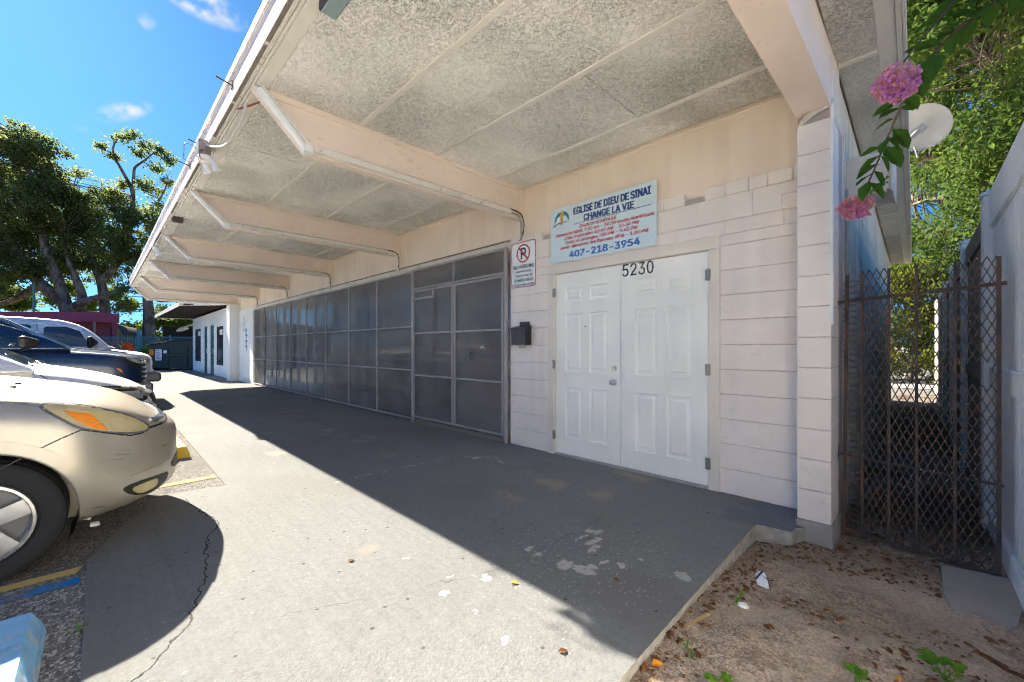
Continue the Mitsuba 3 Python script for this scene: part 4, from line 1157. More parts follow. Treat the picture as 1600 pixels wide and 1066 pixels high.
weed(.03, 2.25, 18, .046, .06, 'leafy green weed in the dirt near the right corner', 1)
weed(-.20, 1.98, 14, .034, .05, 'small bright weed at the front of the dirt between two others', 2)
weed(-.56, 1.62, 12, .034, .04, 'round leaved weed at the front of the dirt near the walkway', 3)
weed(-.68, 2.17, 6, .06, .06, 'thin grassy weed sprout on the dirt by the plastic scrap', 4, True)
weed(-.675, 1.68, 5, .045, .04, 'tiny pale weed sprout beside the sunlit patch of dirt', 5, True)
weed(-2.55, -.055, 9, .045, .05, 'small grass tuft at the walkway edge by the blue wheel stop', 6, True)


# wheel stops
def wheel_stop(x0, x1, y, m, label):
    pf = Polygon([(-.085, 0), (.085, 0), (.075, .055), (.045, .125), (-.045, .125), (-.075, .055)])
    m_ = prism(pf, x1 - x0)
    v = np.asarray(m_.vertices)
    h = man_of(tm(np.column_stack([v[:, 2] + x0, -v[:, 0] + y, v[:, 1] - .015]), m_.faces))
    k = thing('wheel_stop', label, 'wheel stop', 'concrete wheel stops in the parking bays')
    cut = m3.Manifold.cube([.05, .5, .2]).rotate([0, -24, 0])
    body = h - m3.Manifold.cube([.2, .6, .2]).rotate([0, 26, 0]).translate([x0 - .19, y - .3, .02]) - m3.Manifold.cylinder(.3, .016, .016, 12).translate([x0 + .32, y, .05])
    part(k, 'block', tri_of(body), m, 12)
    part(k, 'bolt_hole', move(lathe([(0, 0), (.0155, 0), (.0155, .004), (0, .004)], 12), x0 + .32, y, .07), 'dark_void')


wheel_stop(-2.70, -.90, -.235, 'blue_stop_paint', 'pale blue concrete wheel stop in the empty bay by the walkway')
wheel_stop(-7.62, -5.82, .66, 'yellow_stop_paint', 'yellow wheel stop just beyond the nose of the gold minivan')
wheel_stop(-10.35, -8.55, .68, 'yellow_stop_paint', 'yellow wheel stop farther off in front of the navy pickup')


# ------------------------------------------------------------------ vehicles
class Loft:
    """A smooth shell of rings along y (nose at y = 0, tail at -L), right half given, mirrored; x right, z up."""

    def __init__(self, ys, ring, n=44):
        self.ys = np.asarray(ys, float)
        tab = []
        for y in self.ys:
            c = np.asarray(ring(y), float)
            t = np.concatenate([[0], np.cumsum(np.sqrt(np.linalg.norm(np.diff(c, axis=0), axis=1)) + 1e-6)])
            u = np.linspace(0, t[-1], n)
            tab.append(PchipInterpolator(t, c)(u))
        self.tab = np.array(tab)              # stations x n x (x, z)
        self.n = n

    def mesh(self):
        M, n = len(self.ys), self.n
        right = self.tab
        left = self.tab[:, -2:0:-1] * [-1, 1]
        full = np.concatenate([right, left], 1)
        full[:, 0, 0] = 0
        full[:, n - 1, 0] = 0
        K = full.shape[1]
        v = np.concatenate([full[..., :1], np.broadcast_to(self.ys[:, None, None], (M, K, 1)), full[..., 1:]], -1).reshape(-1, 3)
        i, j = np.meshgrid(np.arange(M - 1), np.arange(K), indexing='ij')
        q = np.stack([i * K + j, i * K + (j + 1) % K, (i + 1) * K + (j + 1) % K, (i + 1) * K + j], -1).reshape(-1, 4)
        f = [q[:, [0, 2, 1]], q[:, [0, 3, 2]]]
        for e, o in ((0, 1), (M - 1, -1)):
            c = len(v)
            v = np.vstack([v, v[e * K:(e + 1) * K].mean(0)])
            a, b = e * K + np.arange(K), e * K + (np.arange(K) + 1) % K
            f.append(np.stack([np.full(K, c), a, b][::1] if o > 0 else [np.full(K, c), b, a], 1))
        m = tm(v, np.vstack(f))
        if m.volume < 0:
            m = tm(m.vertices, np.asarray(m.faces)[:, ::-1])
        return m

    def _rings(self, y):
        k = np.clip(np.searchsorted(self.ys, y) - 1, 0, len(self.ys) - 2)
        w = np.clip((y - self.ys[k]) / (self.ys[k + 1] - self.ys[k]), 0, 1)
        return self.tab[k] * (1 - w[:, None, None]) + self.tab[k + 1] * w[:, None, None]

    def side(self, y, z):
        r = self._rings(np.asarray(y, float))
        out = []
        for q, zz in zip(r, z):
            i0 = int(np.argmax(q[:, 0]))
            lo = max(0, i0 - 14)
            up = q[lo:]
            o = np.argsort(up[:, 1], kind='stable')
            out.append(np.interp(zz, up[o, 1], up[o, 0]))
        return np.array(out)

    def top(self, x, y):
        r = self._rings(np.asarray(y, float))
        out = []
        for q, xx in zip(r, np.abs(x)):
            i0 = int(np.argmax(q[:, 0]))
            up = q[i0:][::-1]
            out.append(np.interp(xx, up[:, 0], up[:, 1]))
        return np.array(out)

    def front(self, x, z, y0=-.7):
        yy = np.linspace(y0, self.ys[-1], 70)
        out = []
        X = {}
        for xx, zz in zip(np.abs(x), z):
            kz = round(float(zz), 4)
            if kz not in X:
                w = self.side(yy, np.full(70, zz))
                top, bot = self._rings(yy)[:, -1, 1], self._rings(yy)[:, 0, 1]
                w = np.where((zz > top) | (zz < bot), -.02 - .5 * np.maximum(zz - top, bot - zz), w)
                X[kz] = np.minimum.accumulate(w)
            w = X[kz]
            out.append(np.interp(-xx, -w, yy))
        return np.array(out)


def fill(poly, step):
    """Triangulates the polygon with inner points every step."""
    b = poly.exterior
    nb = max(12, int(b.length / step))
    P = [np.array([b.interpolate(i / nb, normalized=True).coords[0] for i in range(nb)]), np.array(b.coords)[:-1]]
    x0, y0, x1, y1 = poly.bounds
    g = np.stack(np.meshgrid(np.arange(x0, x1, step), np.arange(y0, y1, step)), -1).reshape(-1, 2)
    g = g[shapely.contains_xy(poly.buffer(-step * .4), g[:, 0], g[:, 1])]
    if len(g):
        P.append(g)
    P = np.unique(np.round(np.vstack(P), 5), axis=0)
    t = Delaunay(P).simplices
    c = P[t].mean(1)
    return P, t[shapely.contains_xy(poly.buffer(1e-6), c[:, 0], c[:, 1])]


def patch(surf, how, poly, off=.003, step=.03, thick=.012, mirror=False):
    """A thin shell of the polygon, lying on the surface, off metres proud of it."""
    P, t = fill(poly, step)
    if how == 'side':
        q = np.column_stack([surf.side(P[:, 0], P[:, 1]), P[:, 0], P[:, 1]])
    elif how == 'top':
        q = np.column_stack([P[:, 0], P[:, 1], surf.top(P[:, 0], P[:, 1])])
    else:
        q = np.column_stack([P[:, 0], surf.front(P[:, 0], P[:, 1]), P[:, 1]])
    m = tm(q, t)
    want = {'side': [1, 0, 0], 'top': [0, 0, 1], 'front': [0, 1, 0]}[how]
    fn = np.cross(q[t[:, 1]] - q[t[:, 0]], q[t[:, 2]] - q[t[:, 0]])
    if (fn @ want).sum() < 0:
        t = t[:, ::-1]
        fn = -fn
    vn = np.zeros_like(q)
    for k in range(3):
        np.add.at(vn, t[:, k], fn)
    vn /= np.linalg.norm(vn, axis=1, keepdims=True) + 1e-12
    top, bot = q + vn * off, q - vn * thick
    e = np.sort(np.vstack([t[:, [0, 1]], t[:, [1, 2]], t[:, [2, 0]]]), 1)
    ed = np.vstack([t[:, [0, 1]], t[:, [1, 2]], t[:, [2, 0]]])
    _, inv, cnt = np.unique(e, axis=0, return_inverse=True, return_counts=True)
    bd = ed[cnt[inv.ravel()] == 1]
    n = len(q)
    f = [t, t[:, ::-1] + n, np.stack([bd[:, 1], bd[:, 0], bd[:, 0] + n], 1), np.stack([bd[:, 1], bd[:, 0] + n, bd[:, 1] + n], 1)]
    m = tm(np.vstack([top, bot]), np.vstack(f))
    if mirror:
        m = tm(np.asarray(m.vertices) * [-1, 1, 1], np.asarray(m.faces)[:, ::-1])
    return m


def smooth_poly(pts, it=2):
    p = np.asarray(pts, float)
    for _ in range(it):
        q = np.roll(p, -1, 0)
        p = np.stack([p * .75 + q * .25, p * .25 + q * .75], 1).reshape(-1, 2)
    return Polygon(p)


def wheel(parent, x, y, r, place, rim='alloy', width=.21, spokes=5, side_=1):
    """x: outer face; spins about x."""
    rr = r * .66
    ty = lathe([(rr, -width), (r * .90, -width - .004), (r, -width + .03), (r, -.03), (r * .985, -.012), (r * .93, .002), (r * .84, .008), (rr + .012, .002), (rr, -.01), (rr, -width)], 56, 'x')
    gr = [lathe([(r + .0005, -.045 - k * .04), (r + .004, -.047 - k * .04), (r + .004, -.072 - k * .04), (r + .0005, -.074 - k * .04)], 56, 'x') for k in range(4)]
    S = np.diag([side_, 1, 1, 1.])
    fin = lambda m: place(move(xf(m, S) if side_ > 0 else tm(np.asarray(m.vertices) * [-1, 1, 1], np.asarray(m.faces)[:, ::-1]), x, y, r))
    w = part(parent, 'wheel', fin(cat([ty] + gr)), 'rubber', 35)
    barrel = lathe([(rr - .001, -.012), (rr - .004, .004), (rr - .016, .006), (rr - .024, -.006), (rr - .03, -.05), (rr - .045, -.16), (rr - .005, -width + .01)], 48, 'x')
    ms = [barrel]
    for k in range(spokes):
        a = k * 2 * PI / spokes + .35
        c, s = math.cos(a), math.sin(a)
        def sp(rad, ww, o):
            return [[o, rad * c - ww * s, rad * s + ww * c], [o, rad * c + ww * s, rad * s - ww * c]]
        pts = sp(rr * .22, rr * .17, -.004) + sp(rr * .60, rr * .135, .0) + sp(rr - .02, rr * .20, -.002) + sp(rr * .22, rr * .15, -.04) + sp(rr - .02, rr * .16, -.035)
        ms.append(tri_of(m3.Manifold.hull_points(np.array(pts))))
    ms.append(lathe([(0, .006), (rr * .16, .005), (rr * .19, -.002), (rr * .30, -.006), (rr * .31, -.04)], 28, 'x'))
    part(w, 'rim', fin(cat(ms)), rim, 25)
    part(w, 'brake_disc', fin(lathe([(0, -.07), (rr * .86, -.07), (rr * .86, -.085), (0, -.085)], 36, 'x')), 'grille_grey')
    part(w, 'inner_drum', fin(lathe([(0, -.12), (rr * .97, -.12)], 30, 'x')), 'dark_void')
    return w


def vehicle(name, label, cx, ny, L, W, zt, zb, a, p, belt, drop, paint, cowl, roof, roof_w, arches, r_arch, r_tyre, rim='alloy', group=None, cab_tail=None, catg='car', zshape=(.97, .985, .93, .85)):
    place = lambda m: tm(np.asarray(m.vertices) + [cx, ny, 0], m.faces)
    ZT, ZB = PchipInterpolator(*np.array(sorted(zt)).T), PchipInterpolator(*np.array(sorted(zb)).T)

    def half(y):
        t = np.clip((y + a) / a, 0, 1)
        f = max(1 - t ** p, 0) ** (1 / p)
        tr = np.clip((-L + .5 - y) / .5, 0, 1)
        return W / 2 * max(f, .0) * max(1 - tr ** 2.6, 1e-4) ** (1 / 2.6) + .004

    def ring(y):
        w, b, t = half(y), float(ZB(y)), float(ZT(y))
        d = min(drop, .28 * (t - b))
        zs = t - d
        zm = b + .48 * (zs - b)
        f = min(1, d / drop)
        return [(0, b), (.78 * w, b), (.95 * w, b + .12 * (zs - b)), (w, zm), (zshape[1] * w, zs - .14 * f), (zshape[2] * w + .02 * (1 - f) * w, zs - .012), (zshape[3] * w, zs + .42 * d), (.5 * w, t - .10 * d), (0, t)]
    u = np.linspace(0, 1, 26)
    ys = np.unique(np.round(np.concatenate([-a * u ** 2.2, np.linspace(-a, -L + .5, 24), -L + .5 * u ** 2]), 5))
    ys = ys[(ys < -.0006) & (ys > -L + .0006)]
    body = Loft(ys, ring, 56)
    bm = man_of(body.mesh())
    for yc in arches:
        for s in (-1, 1):
            cyl = m3.Manifold.cylinder(.42, r_arch, r_arch, 64).rotate([0, 90, 0]).translate([W / 2 - .30 if s > 0 else -W / 2 - .12, yc, r_tyre])
            bm = bm - cyl
    key = thing(name, label, catg, group)
    part(key, 'body', place(tri_of(bm)), paint, 38)
    for yc in arches:
        for s in (-1, 1):
            ln = lathe([(r_arch - .006, 0), (r_arch - .006, .28), (0, .28)], 40, 'x')
            v = np.asarray(ln.vertices) * [-s, 1, 1] + [s * (W / 2 - .035), yc, r_tyre]
            f = np.asarray(ln.faces)
            keep = v[f][:, :, 2].max(1) > .16
            part(key, 'wheel_well', place(tm(v, f[keep])), 'black_plastic')
            wheel(key, s * (W / 2 - .03), yc, r_tyre, place, rim, side_=s)
    # cabin
    rk = PchipInterpolator(*np.array(sorted(roof)).T)
    y_tail = cab_tail or -L + .12

    def cring(y):
        z = float(rk(y))
        wb = min(half(y), W / 2) * .965
        wr = W / 2 * roof_w
        h = max(z - belt, .004)
        k = min(1, h / .5)
        wt = wb + (wr - wb) * k
        return [(0, belt - .05), (wb * .9, belt - .05), (wb, belt), (wb + (wt - wb) * .5 + .012 * k, belt + h * .5), (wt, z - .075 * k), (wt * .93, z - .018 * k), (wt * .6, z + .01 * k), (0, z + .022 * k)]
    cab = Loft(np.unique(np.concatenate([np.linspace(y_tail, cowl, 70)])), cring, 48)
    part(key, 'cabin', place(cab.mesh()), paint, 38)
    return key, body, cab, place


def glass(key, cab, place, win, ws, mirror=True):
    for w in win:
        for mi_ in (False, True):
            part(key, 'window', place(patch(cab, 'side', Polygon(w).buffer(-.05).buffer(.05), .003, .06, .01, mi_)), 'car_glass', 60)
    part(key, 'windshield', place(patch(cab, 'top', Polygon(ws), .003, .06, .01)), 'car_glass', 60)


def strip(surf, how, pts, w, off=.0012):
    return patch(surf, how, LineString(pts).buffer(w / 2, cap_style=2), off, .02, .004)


# gold minivan: only its right front corner is in the frame
K, BD, CB, PL = vehicle('minivan', 'faded gold minivan with a yellowed headlight and scraped bumper nearest the walkway', -4.25, .445, 4.95, 1.93,
    [(0, .58), (-.02, .64), (-.06, .68), (-.11, .715), (-.16, .745), (-.20, .78), (-.25, .815), (-.35, .866), (-.5, .915), (-.7, .958), (-.85, .99), (-1.1, 1.03), (-1.5, 1.05), (-4.6, 1.06), (-4.95, .9)],
    [(0, .32), (-.05, .27), (-.19, .238), (-.5, .205), (-1, .19), (-4.5, .2), (-4.95, .35)], .62, 2.12, 1.05, .05, 'gold_car_paint', -.98,
    [(-4.9, 1.2), (-4.6, 1.70), (-3.5, 1.76), (-2.4, 1.75), (-1.95, 1.68), (-.98, 1.04)], .74, (-.87, -3.9), .365, .315, catg='car', group=None)
glass(K, CB, PL, [[(-1.5, 1.10), (-2.4, 1.10), (-2.4, 1.58), (-2.1, 1.58)], [(-2.5, 1.10), (-3.4, 1.10), (-3.4, 1.60), (-2.5, 1.60)], [(-3.5, 1.10), (-4.45, 1.12), (-4.35, 1.56), (-3.5, 1.60)]], [(-.72, -1.06), (.72, -1.06), (.60, -1.86), (-.60, -1.86)])
MV = (K, BD, PL)
# silver sedan
K, BD, CB, PL = vehicle('sedan', 'silver white sedan between the gold minivan and the navy pickup', -7.02, .54, 4.8, 1.85,
    [(0, .50), (-.02, .62), (-.06, .68), (-.13, .725), (-.25, .80), (-.5, .90), (-.83, .985), (-1.05, 1.02), (-1.5, .98), (-4.3, 1.02), (-4.8, .9)],
    [(0, .22), (-.1, .19), (-.5, .17), (-4.3, .18), (-4.8, .35)], .66, 2.6, .97, .10, 'silver_car_paint', -.98,
    [(-4.3, 1.05), (-3.6, 1.36), (-2.9, 1.45), (-2.3, 1.46), (-1.9, 1.40), (-.98, 1.0)], .66, (-.92, -3.75), .36, .325, catg='car')
glass(K, CB, PL, [[(-1.42, 1.02), (-2.5, 1.0), (-2.5, 1.34), (-2.1, 1.35)], [(-2.58, 1.0), (-3.7, 1.02), (-3.2, 1.32), (-2.58, 1.34)]], [(-.70, -1.03), (.70, -1.03), (.55, -1.85), (-.55, -1.85)])
SD = (K, BD, PL)
# navy pickup
K, BD, CB, PL = vehicle('pickup_truck', 'shiny navy blue pickup truck with a black side mirror', -10.02, .62, 5.6, 2.0,
    [(0, .92), (-.015, .98), (-.05, 1.03), (-.12, 1.075), (-.3, 1.12), (-.6, 1.165), (-.95, 1.20), (-1.2, 1.21), (-3.2, 1.20), (-5.3, 1.20), (-5.6, 1.1)],
    [(0, .47), (-.1, .42), (-.4, .36), (-5.3, .4), (-5.6, .5)], .50, 3.2, 1.19, .10, 'navy_car_paint', -.90,
    [(-3.5, 1.2), (-3.3, 1.72), (-2.8, 1.84), (-2.2, 1.83), (-1.95, 1.76), (-.90, 1.19)], .76, (-.80, -4.3), .47, .39, cab_tail=-3.5, catg='pickup truck', zshape=(.97, .99, .955, .88))
glass(K, CB, PL, [[(-1.28, 1.23), (-2.25, 1.22), (-2.25, 1.66), (-1.98, 1.66)], [(-2.35, 1.22), (-3.25, 1.22), (-3.15, 1.66), (-2.35, 1.67)]], [(-.78, -.96), (.78, -.96), (.66, -1.90), (-.66, -1.90)])
PK = (K, BD, PL)
# white van
K, BD, CB, PL = vehicle('van', 'white van parked beyond the navy pickup, nearest the dumpster', -12.62, .90, 5.4, 2.0,
    [(0, .88), (-.015, .95), (-.05, 1.02), (-.12, 1.07), (-.25, 1.11), (-.45, 1.14), (-.8, 1.19), (-1.1, 1.21), (-5.1, 1.2), (-5.4, 1.1)],
    [(0, .5), (-.1, .44), (-.4, .36), (-5.1, .4), (-5.4, .5)], .45, 3.2, 1.18, .08, 'white_car_paint', -.68,
    [(-5.3, 1.3), (-5.15, 1.74), (-4.0, 1.79), (-2.2, 1.78), (-1.5, 1.75), (-1.16, 1.66), (-.68, 1.18)], .84, (-.85, -4.2), .40, .34, catg='van', zshape=(.97, .99, .955, .88))
VN = (K, BD, PL)
glass(K, CB, PL, [[(-.98, 1.22), (-1.58, 1.22), (-1.60, 1.60), (-1.30, 1.60), (-1.12, 1.52)], [(-1.75, 1.46), (-2.6, 1.46), (-2.6, 1.63), (-1.75, 1.63)], [(-2.75, 1.25), (-4.9, 1.25), (-4.9, 1.63), (-2.75, 1.63)]], [(-.80, -.73), (.80, -.73), (.72, -1.13), (-.72, -1.13)])


def line_part(veh, name, surf_how, pts, w, m='black_plastic', off=.0012, mirror=True):
    K, BD, PL = veh
    g = LineString(pts).buffer(w / 2, cap_style=2, join_style=1)
    for mr in ((False, True) if mirror else (False,)):
        part(K, name, PL(patch(BD, surf_how, g, off, .02, .004, mr)), m)


def lip(veh, yc, r, ztyre, rad, m, a0=-.12, a1=PI + .12, grow=1.0):
    K, BD, PL = veh
    a = np.linspace(a0, a1, 44)
    y, z = yc + r * np.cos(a), ztyre + r * np.sin(a)
    x = BD.side(y, np.maximum(z, .2))
    pt = np.column_stack([x - rad * .45, y, z])
    for s in (1, -1):
        part(K, 'arch_lip', PL(tube(pt * [s, 1, 1], rad, 8)), m, 60)


def both(veh, name, how, poly, m, off=.003, step=.03, thick=.012, smooth=50):
    K, BD, PL = veh
    return [part(K, name, PL(patch(BD, how, poly, off, step, thick, mr)), m, smooth) for mr in (False, True)]


# ---- minivan details
HL = smooth_poly([(-.655, .897), (-.556, .884), (-.456, .852), (-.35, .808), (-.263, .754), (-.212, .70), (-.215, .683), (-.265, .682), (-.378, .712), (-.5, .757), (-.566, .812), (-.635, .872)])
both(MV, 'lamp_seal', 'side', HL.buffer(.012), 'grille_grey', .0012, .02)
for k_ in both(MV, 'headlight', 'side', HL, 'hazed_lens', .006, .015):
    tag(k_, 'yellowed hazy headlight with an orange turn lamp')
    own = k_.split('__')[-1]
    mr = own.endswith('001')
    part(k_, 'turn_lamp', MV[2](patch(MV[1], 'side', Polygon([(-.572, .853), (-.469, .827), (-.432, .775), (-.515, .795)]), .0085, .015, .004, mr)), 'amber')
    part(k_, 'turn_lamp', MV[2](patch(MV[1], 'side', Polygon([(-.507, .788), (-.43, .767), (-.402, .73), (-.455, .746)]), .0085, .015, .004, mr)), 'amber')
for k_ in [k for k in scene if k.startswith(MV[0] + '__headlight') and k.count('__') == 2 or k in (MV[0] + '__headlight', MV[0] + '__headlight_001')]:
    if k_.count('__') == 1:
        mr = k_.endswith('001')
        for pg in ([(-.40, .80), (-.33, .775), (-.27, .735), (-.245, .705), (-.31, .70), (-.375, .73)], [(-.60, .868), (-.54, .866), (-.49, .848), (-.55, .856)]):
            part(k_, 'reflector', MV[2](patch(MV[1], 'side', smooth_poly(pg), .0078, .012, .004, mr)), 'lens_bowl', 50)
line_part(MV, 'seam', 'side', [(-.498, .750), (-.576, .716), (-.665, .668), (-.80, .585)], .006)
line_part(MV, 'seam', 'side', [(-.205, .680), (-.24, .668), (-.30, .672), (-.378, .702), (-.50, .748)], .007)
line_part(MV, 'seam', 'side', [(-.66, .905), (-.80, .925), (-1.05, .955), (-1.2, .96)], .005)
line_part(MV, 'seam', 'side', [(-1.38, .35), (-1.40, .9), (-1.44, 1.02)], .006)
K, BD, PL = MV
part(K, 'seam', PL(patch(BD, 'front', LineString([(-.74, .690), (-.5, .688), (.5, .688), (.74, .690)]).buffer(.006), .0015, .02, .004)), 'black_plastic')
part(K, 'grille', PL(patch(BD, 'front', smooth_poly([(-.66, .745), (-.62, .695), (.62, .695), (.66, .745), (.3, .72), (-.3, .72)]), .003, .03, .01)), 'grille_grey')
part(K, 'grille_bar', PL(patch(BD, 'front', LineString([(-.66, .735), (-.3, .71), (.3, .71), (.66, .735)]).buffer(.007), .009, .02, .01)), 'chrome', 40)
part(K, 'air_intake', PL(patch(BD, 'front', smooth_poly([(-.5, .44), (-.46, .33), (.46, .33), (.5, .44)]), .003, .03, .01)), 'black_plastic')
FG = smooth_poly([(-.335, .368), (-.28, .380), (-.21, .376), (-.135, .364), (-.09, .352), (-.10, .30), (-.15, .272), (-.22, .270), (-.27, .290), (-.32, .33)])
for k_ in both(MV, 'fog_lamp', 'side', FG, 'black_plastic', .003, .015):
    mr = k_.endswith('001')
    part(k_, 'lens', MV[2](patch(MV[1], 'side', smooth_poly([(-.295, .348), (-.25, .358), (-.19, .356), (-.16, .35), (-.16, .305), (-.20, .288), (-.25, .292), (-.28, .318)]), .007, .012, .008, mr)), 'hazed_lens', 50)
line_part(MV, 'bumper_crease', 'side', [(-.30, .425), (-.20, .432), (-.12, .430), (-.06, .425)], .012, 'gold_car_paint', .004)
lip(MV, -.87, .368, .315, .011, 'gold_car_paint')
an_ = np.linspace(-.35, PI + .1, 40)
both(MV, 'arch_flare', 'side', Polygon([(-.87 + .372 * math.cos(t), .315 + .372 * math.sin(t)) for t in an_] + [(-.87 + .425 * math.cos(t), .315 + .425 * math.sin(t)) for t in an_[::-1]]), 'gold_car_paint', .006, .03, .01, 40)
for x_ in (.25, .50):
    part(K, 'washer_nozzle', PL(box(x_ - .012, x_ + .012, -.80, -.775, BD.top(np.array([x_]), np.array([-.79]))[0] - .004, BD.top(np.array([x_]), np.array([-.79]))[0] + .008, .003)), 'black_plastic')
for s in (1, -1):
    part(K, 'side_mirror', PL(tri_of(m3.Manifold.hull_points(np.array([[s * (.93 + a), -1.55 + b, 1.12 + c] for a in (0, .20) for b in (-.05, .05) for c in (0, .15)])).refine(4).smooth_out(60, .6).refine(2))), 'gold_car_paint', 40)
# bits fallen off the bumper: a dangling clip under the nose
part(K, 'loose_clip', PL(box(.86, .90, -.47, -.43, .188, .205, .004)), 'trim_paint')

# ---- sedan details
for k_ in both(SD, 'headlight', 'side', smooth_poly([(-.56, .800), (-.34, .782), (-.19, .752), (-.125, .716), (-.112, .664), (-.125, .590), (-.215, .608), (-.405, .705), (-.50, .755)], 1), 'black_plastic', .003, .015):
    mr = k_.endswith('001')
    part(k_, 'lens', SD[2](patch(SD[1], 'side', Polygon([(-.42, .735), (-.20, .712), (-.16, .655), (-.17, .625), (-.26, .648)]), .006, .015, .006, mr)), 'lamp_glass', 40)
    part(k_, 'lamp_strip', SD[2](patch(SD[1], 'side', Polygon([(-.50, .778), (-.2, .745), (-.2, .738), (-.48, .770)]), .006, .015, .005, mr)), 'chrome', 40)
line_part(SD, 'seam', 'side', [(-.985, .945), (-.92, .925), (-.85, .862), (-.72, .835), (-.56, .803)], .006)
line_part(SD, 'seam', 'side', [(-1.45, .3), (-1.47, .92)], .006)
K, BD, PL = SD
part(K, 'grille', PL(patch(BD, 'front', smooth_poly([(-.55, .70), (-.48, .50), (.48, .50), (.55, .70)], 1), .004, .03, .01)), 'black_plastic')
part(K, 'grille_bar', PL(patch(BD, 'front', LineString([(-.62, .665), (-.3, .69), (.3, .69), (.62, .665)]).buffer(.022), .010, .02, .012)), 'chrome', 40)
part(K, 'air_intake', PL(patch(BD, 'front', Polygon([(-.6, .40), (-.55, .27), (.55, .27), (.6, .40)]), .004, .03, .01)), 'black_plastic')
line_part(SD, 'bumper_trim', 'side', [(-.30, .46), (-.18, .50), (-.07, .56)], .016, 'chrome', .006)
lip(SD, -.92, .362, .325, .010, 'silver_car_paint')
part(K, 'wiper', PL(cat(tube(curve([[.55, -1.0, 1.02], [.1, -1.06, 1.045], [-.4, -1.02, 1.03]], 14), .009, 6), tube(curve([[.0, -.98, 1.02], [-.3, -1.03, 1.05], [-.72, -1.0, 1.02]], 14), .009, 6))), 'black_plastic')
part(K, 'cowl_panel', PL(patch(BD, 'top', Polygon([(-.72, -.98), (.72, -.98), (.62, -1.07), (-.62, -1.07)]), .004, .05, .01)), 'black_plastic')
for s in (1, -1):
    part(K, 'side_mirror', PL(tri_of(m3.Manifold.hull_points(np.array([[s * (.90 + a), -1.62 + b, 1.0 + c] for a in (0, .20) for b in (-.05, .05) for c in (0, .13)])).refine(4).smooth_out(60, .6).refine(2))), 'silver_car_paint', 40)

# ---- pickup details
for k_ in both(PK, 'headlight', 'side', smooth_poly([(-.34, 1.075), (-.20, 1.045), (-.085, .985), (-.055, .93), (-.06, .84), (-.18, .865), (-.27, .95)], 1), 'black_plastic', .004, .02):
    mr = k_.endswith('001')
    part(k_, 'lens', PK[2](patch(PK[1], 'side', Polygon([(-.30, 1.055), (-.19, 1.028), (-.10, .975), (-.10, .94), (-.22, .985)]), .007, .02, .006, mr)), 'lamp_glass', 40)
lip(PK, -.80, .475, .39, .022, 'black_plastic')
for k_ in both(PK, 'marker_lamp', 'side', smooth_poly([(-.40, .885), (-.355, .875), (-.315, .815), (-.345, .812)], 1), 'amber', .006, .015, .01):
    pass
K, BD, PL = PK
for i in range(3):
    part(K, 'fender_badge', PL(patch(BD, 'side', Polygon([(-1.02 + i * .075, 1.145 + i * .006), (-.965 + i * .075, 1.150 + i * .006), (-.958 + i * .075, 1.168 + i * .006), (-1.01 + i * .075, 1.163 + i * .006)]), .004, .02, .004)), 'chrome')
line_part(PK, 'seam', 'side', [(-1.10, .5), (-1.11, 1.0), (-1.13, 1.13)], .007)
line_part(PK, 'belt_trim', 'side', [(-1.2, 1.142), (-2.4, 1.15), (-3.2, 1.15)], .018)
part(K, 'grille', PL(patch(BD, 'front', Polygon([(-.72, .98), (-.72, .66), (.72, .66), (.72, .98)]), .006, .04, .012)), 'black_plastic')
for z in (.72, .80, .88, .95):
    part(K, 'grille_bar', PL(patch(BD, 'front', LineString([(-.74, z), (.74, z)]).buffer(.014), .018, .03, .012)), 'chrome', 40)
part(K, 'bumper', PL(cat([xf(box(-.98, .98, -.16, .05, .46, .63, .03), np.eye(4))])), 'grille_grey')
part(K, 'hood_scoop', PL(patch(BD, 'top', Polygon([(-.3, -.25), (.3, -.25), (.38, -.85), (-.38, -.85)]), .012, .05, .01)), 'navy_car_paint', 40)
line_part(PK, 'seam', 'side', [(-.20, 1.062), (-.5, 1.105), (-.98, 1.150)], .007)
for s in (1, -1):
    part(K, 'side_mirror', PL(tri_of(m3.Manifold.batch_hull([m3.Manifold.sphere(q_, 24).translate([s * x_, y_, z_]) for x_, y_, z_, q_ in ((1.06, -1.31, 1.23, .05), (1.22, -1.33, 1.24, .055), (1.22, -1.33, 1.31, .055), (1.06, -1.31, 1.31, .045), (1.13, -1.24, 1.27, .06))]))), 'black_plastic', 40)
    part(K, 'mirror_arm', PL(box(*sorted((s * .93, s * 1.05)), -1.33, -1.26, 1.19, 1.25, .01)), 'black_plastic')
    part(K, 'roof_pillar_trim', PL(tube([[s * .905, -.98, 1.21], [s * .84, -1.45, 1.53], [s * .775, -1.93, 1.77]], .016, 6)), 'chrome')  # chrome bar shaped as the highlight along the windshield pillar
bd = part(K, 'cargo_bed', PL(cat(box(-.96, .96, -5.5, -3.6, .9, 1.26, .03))), 'navy_car_paint')

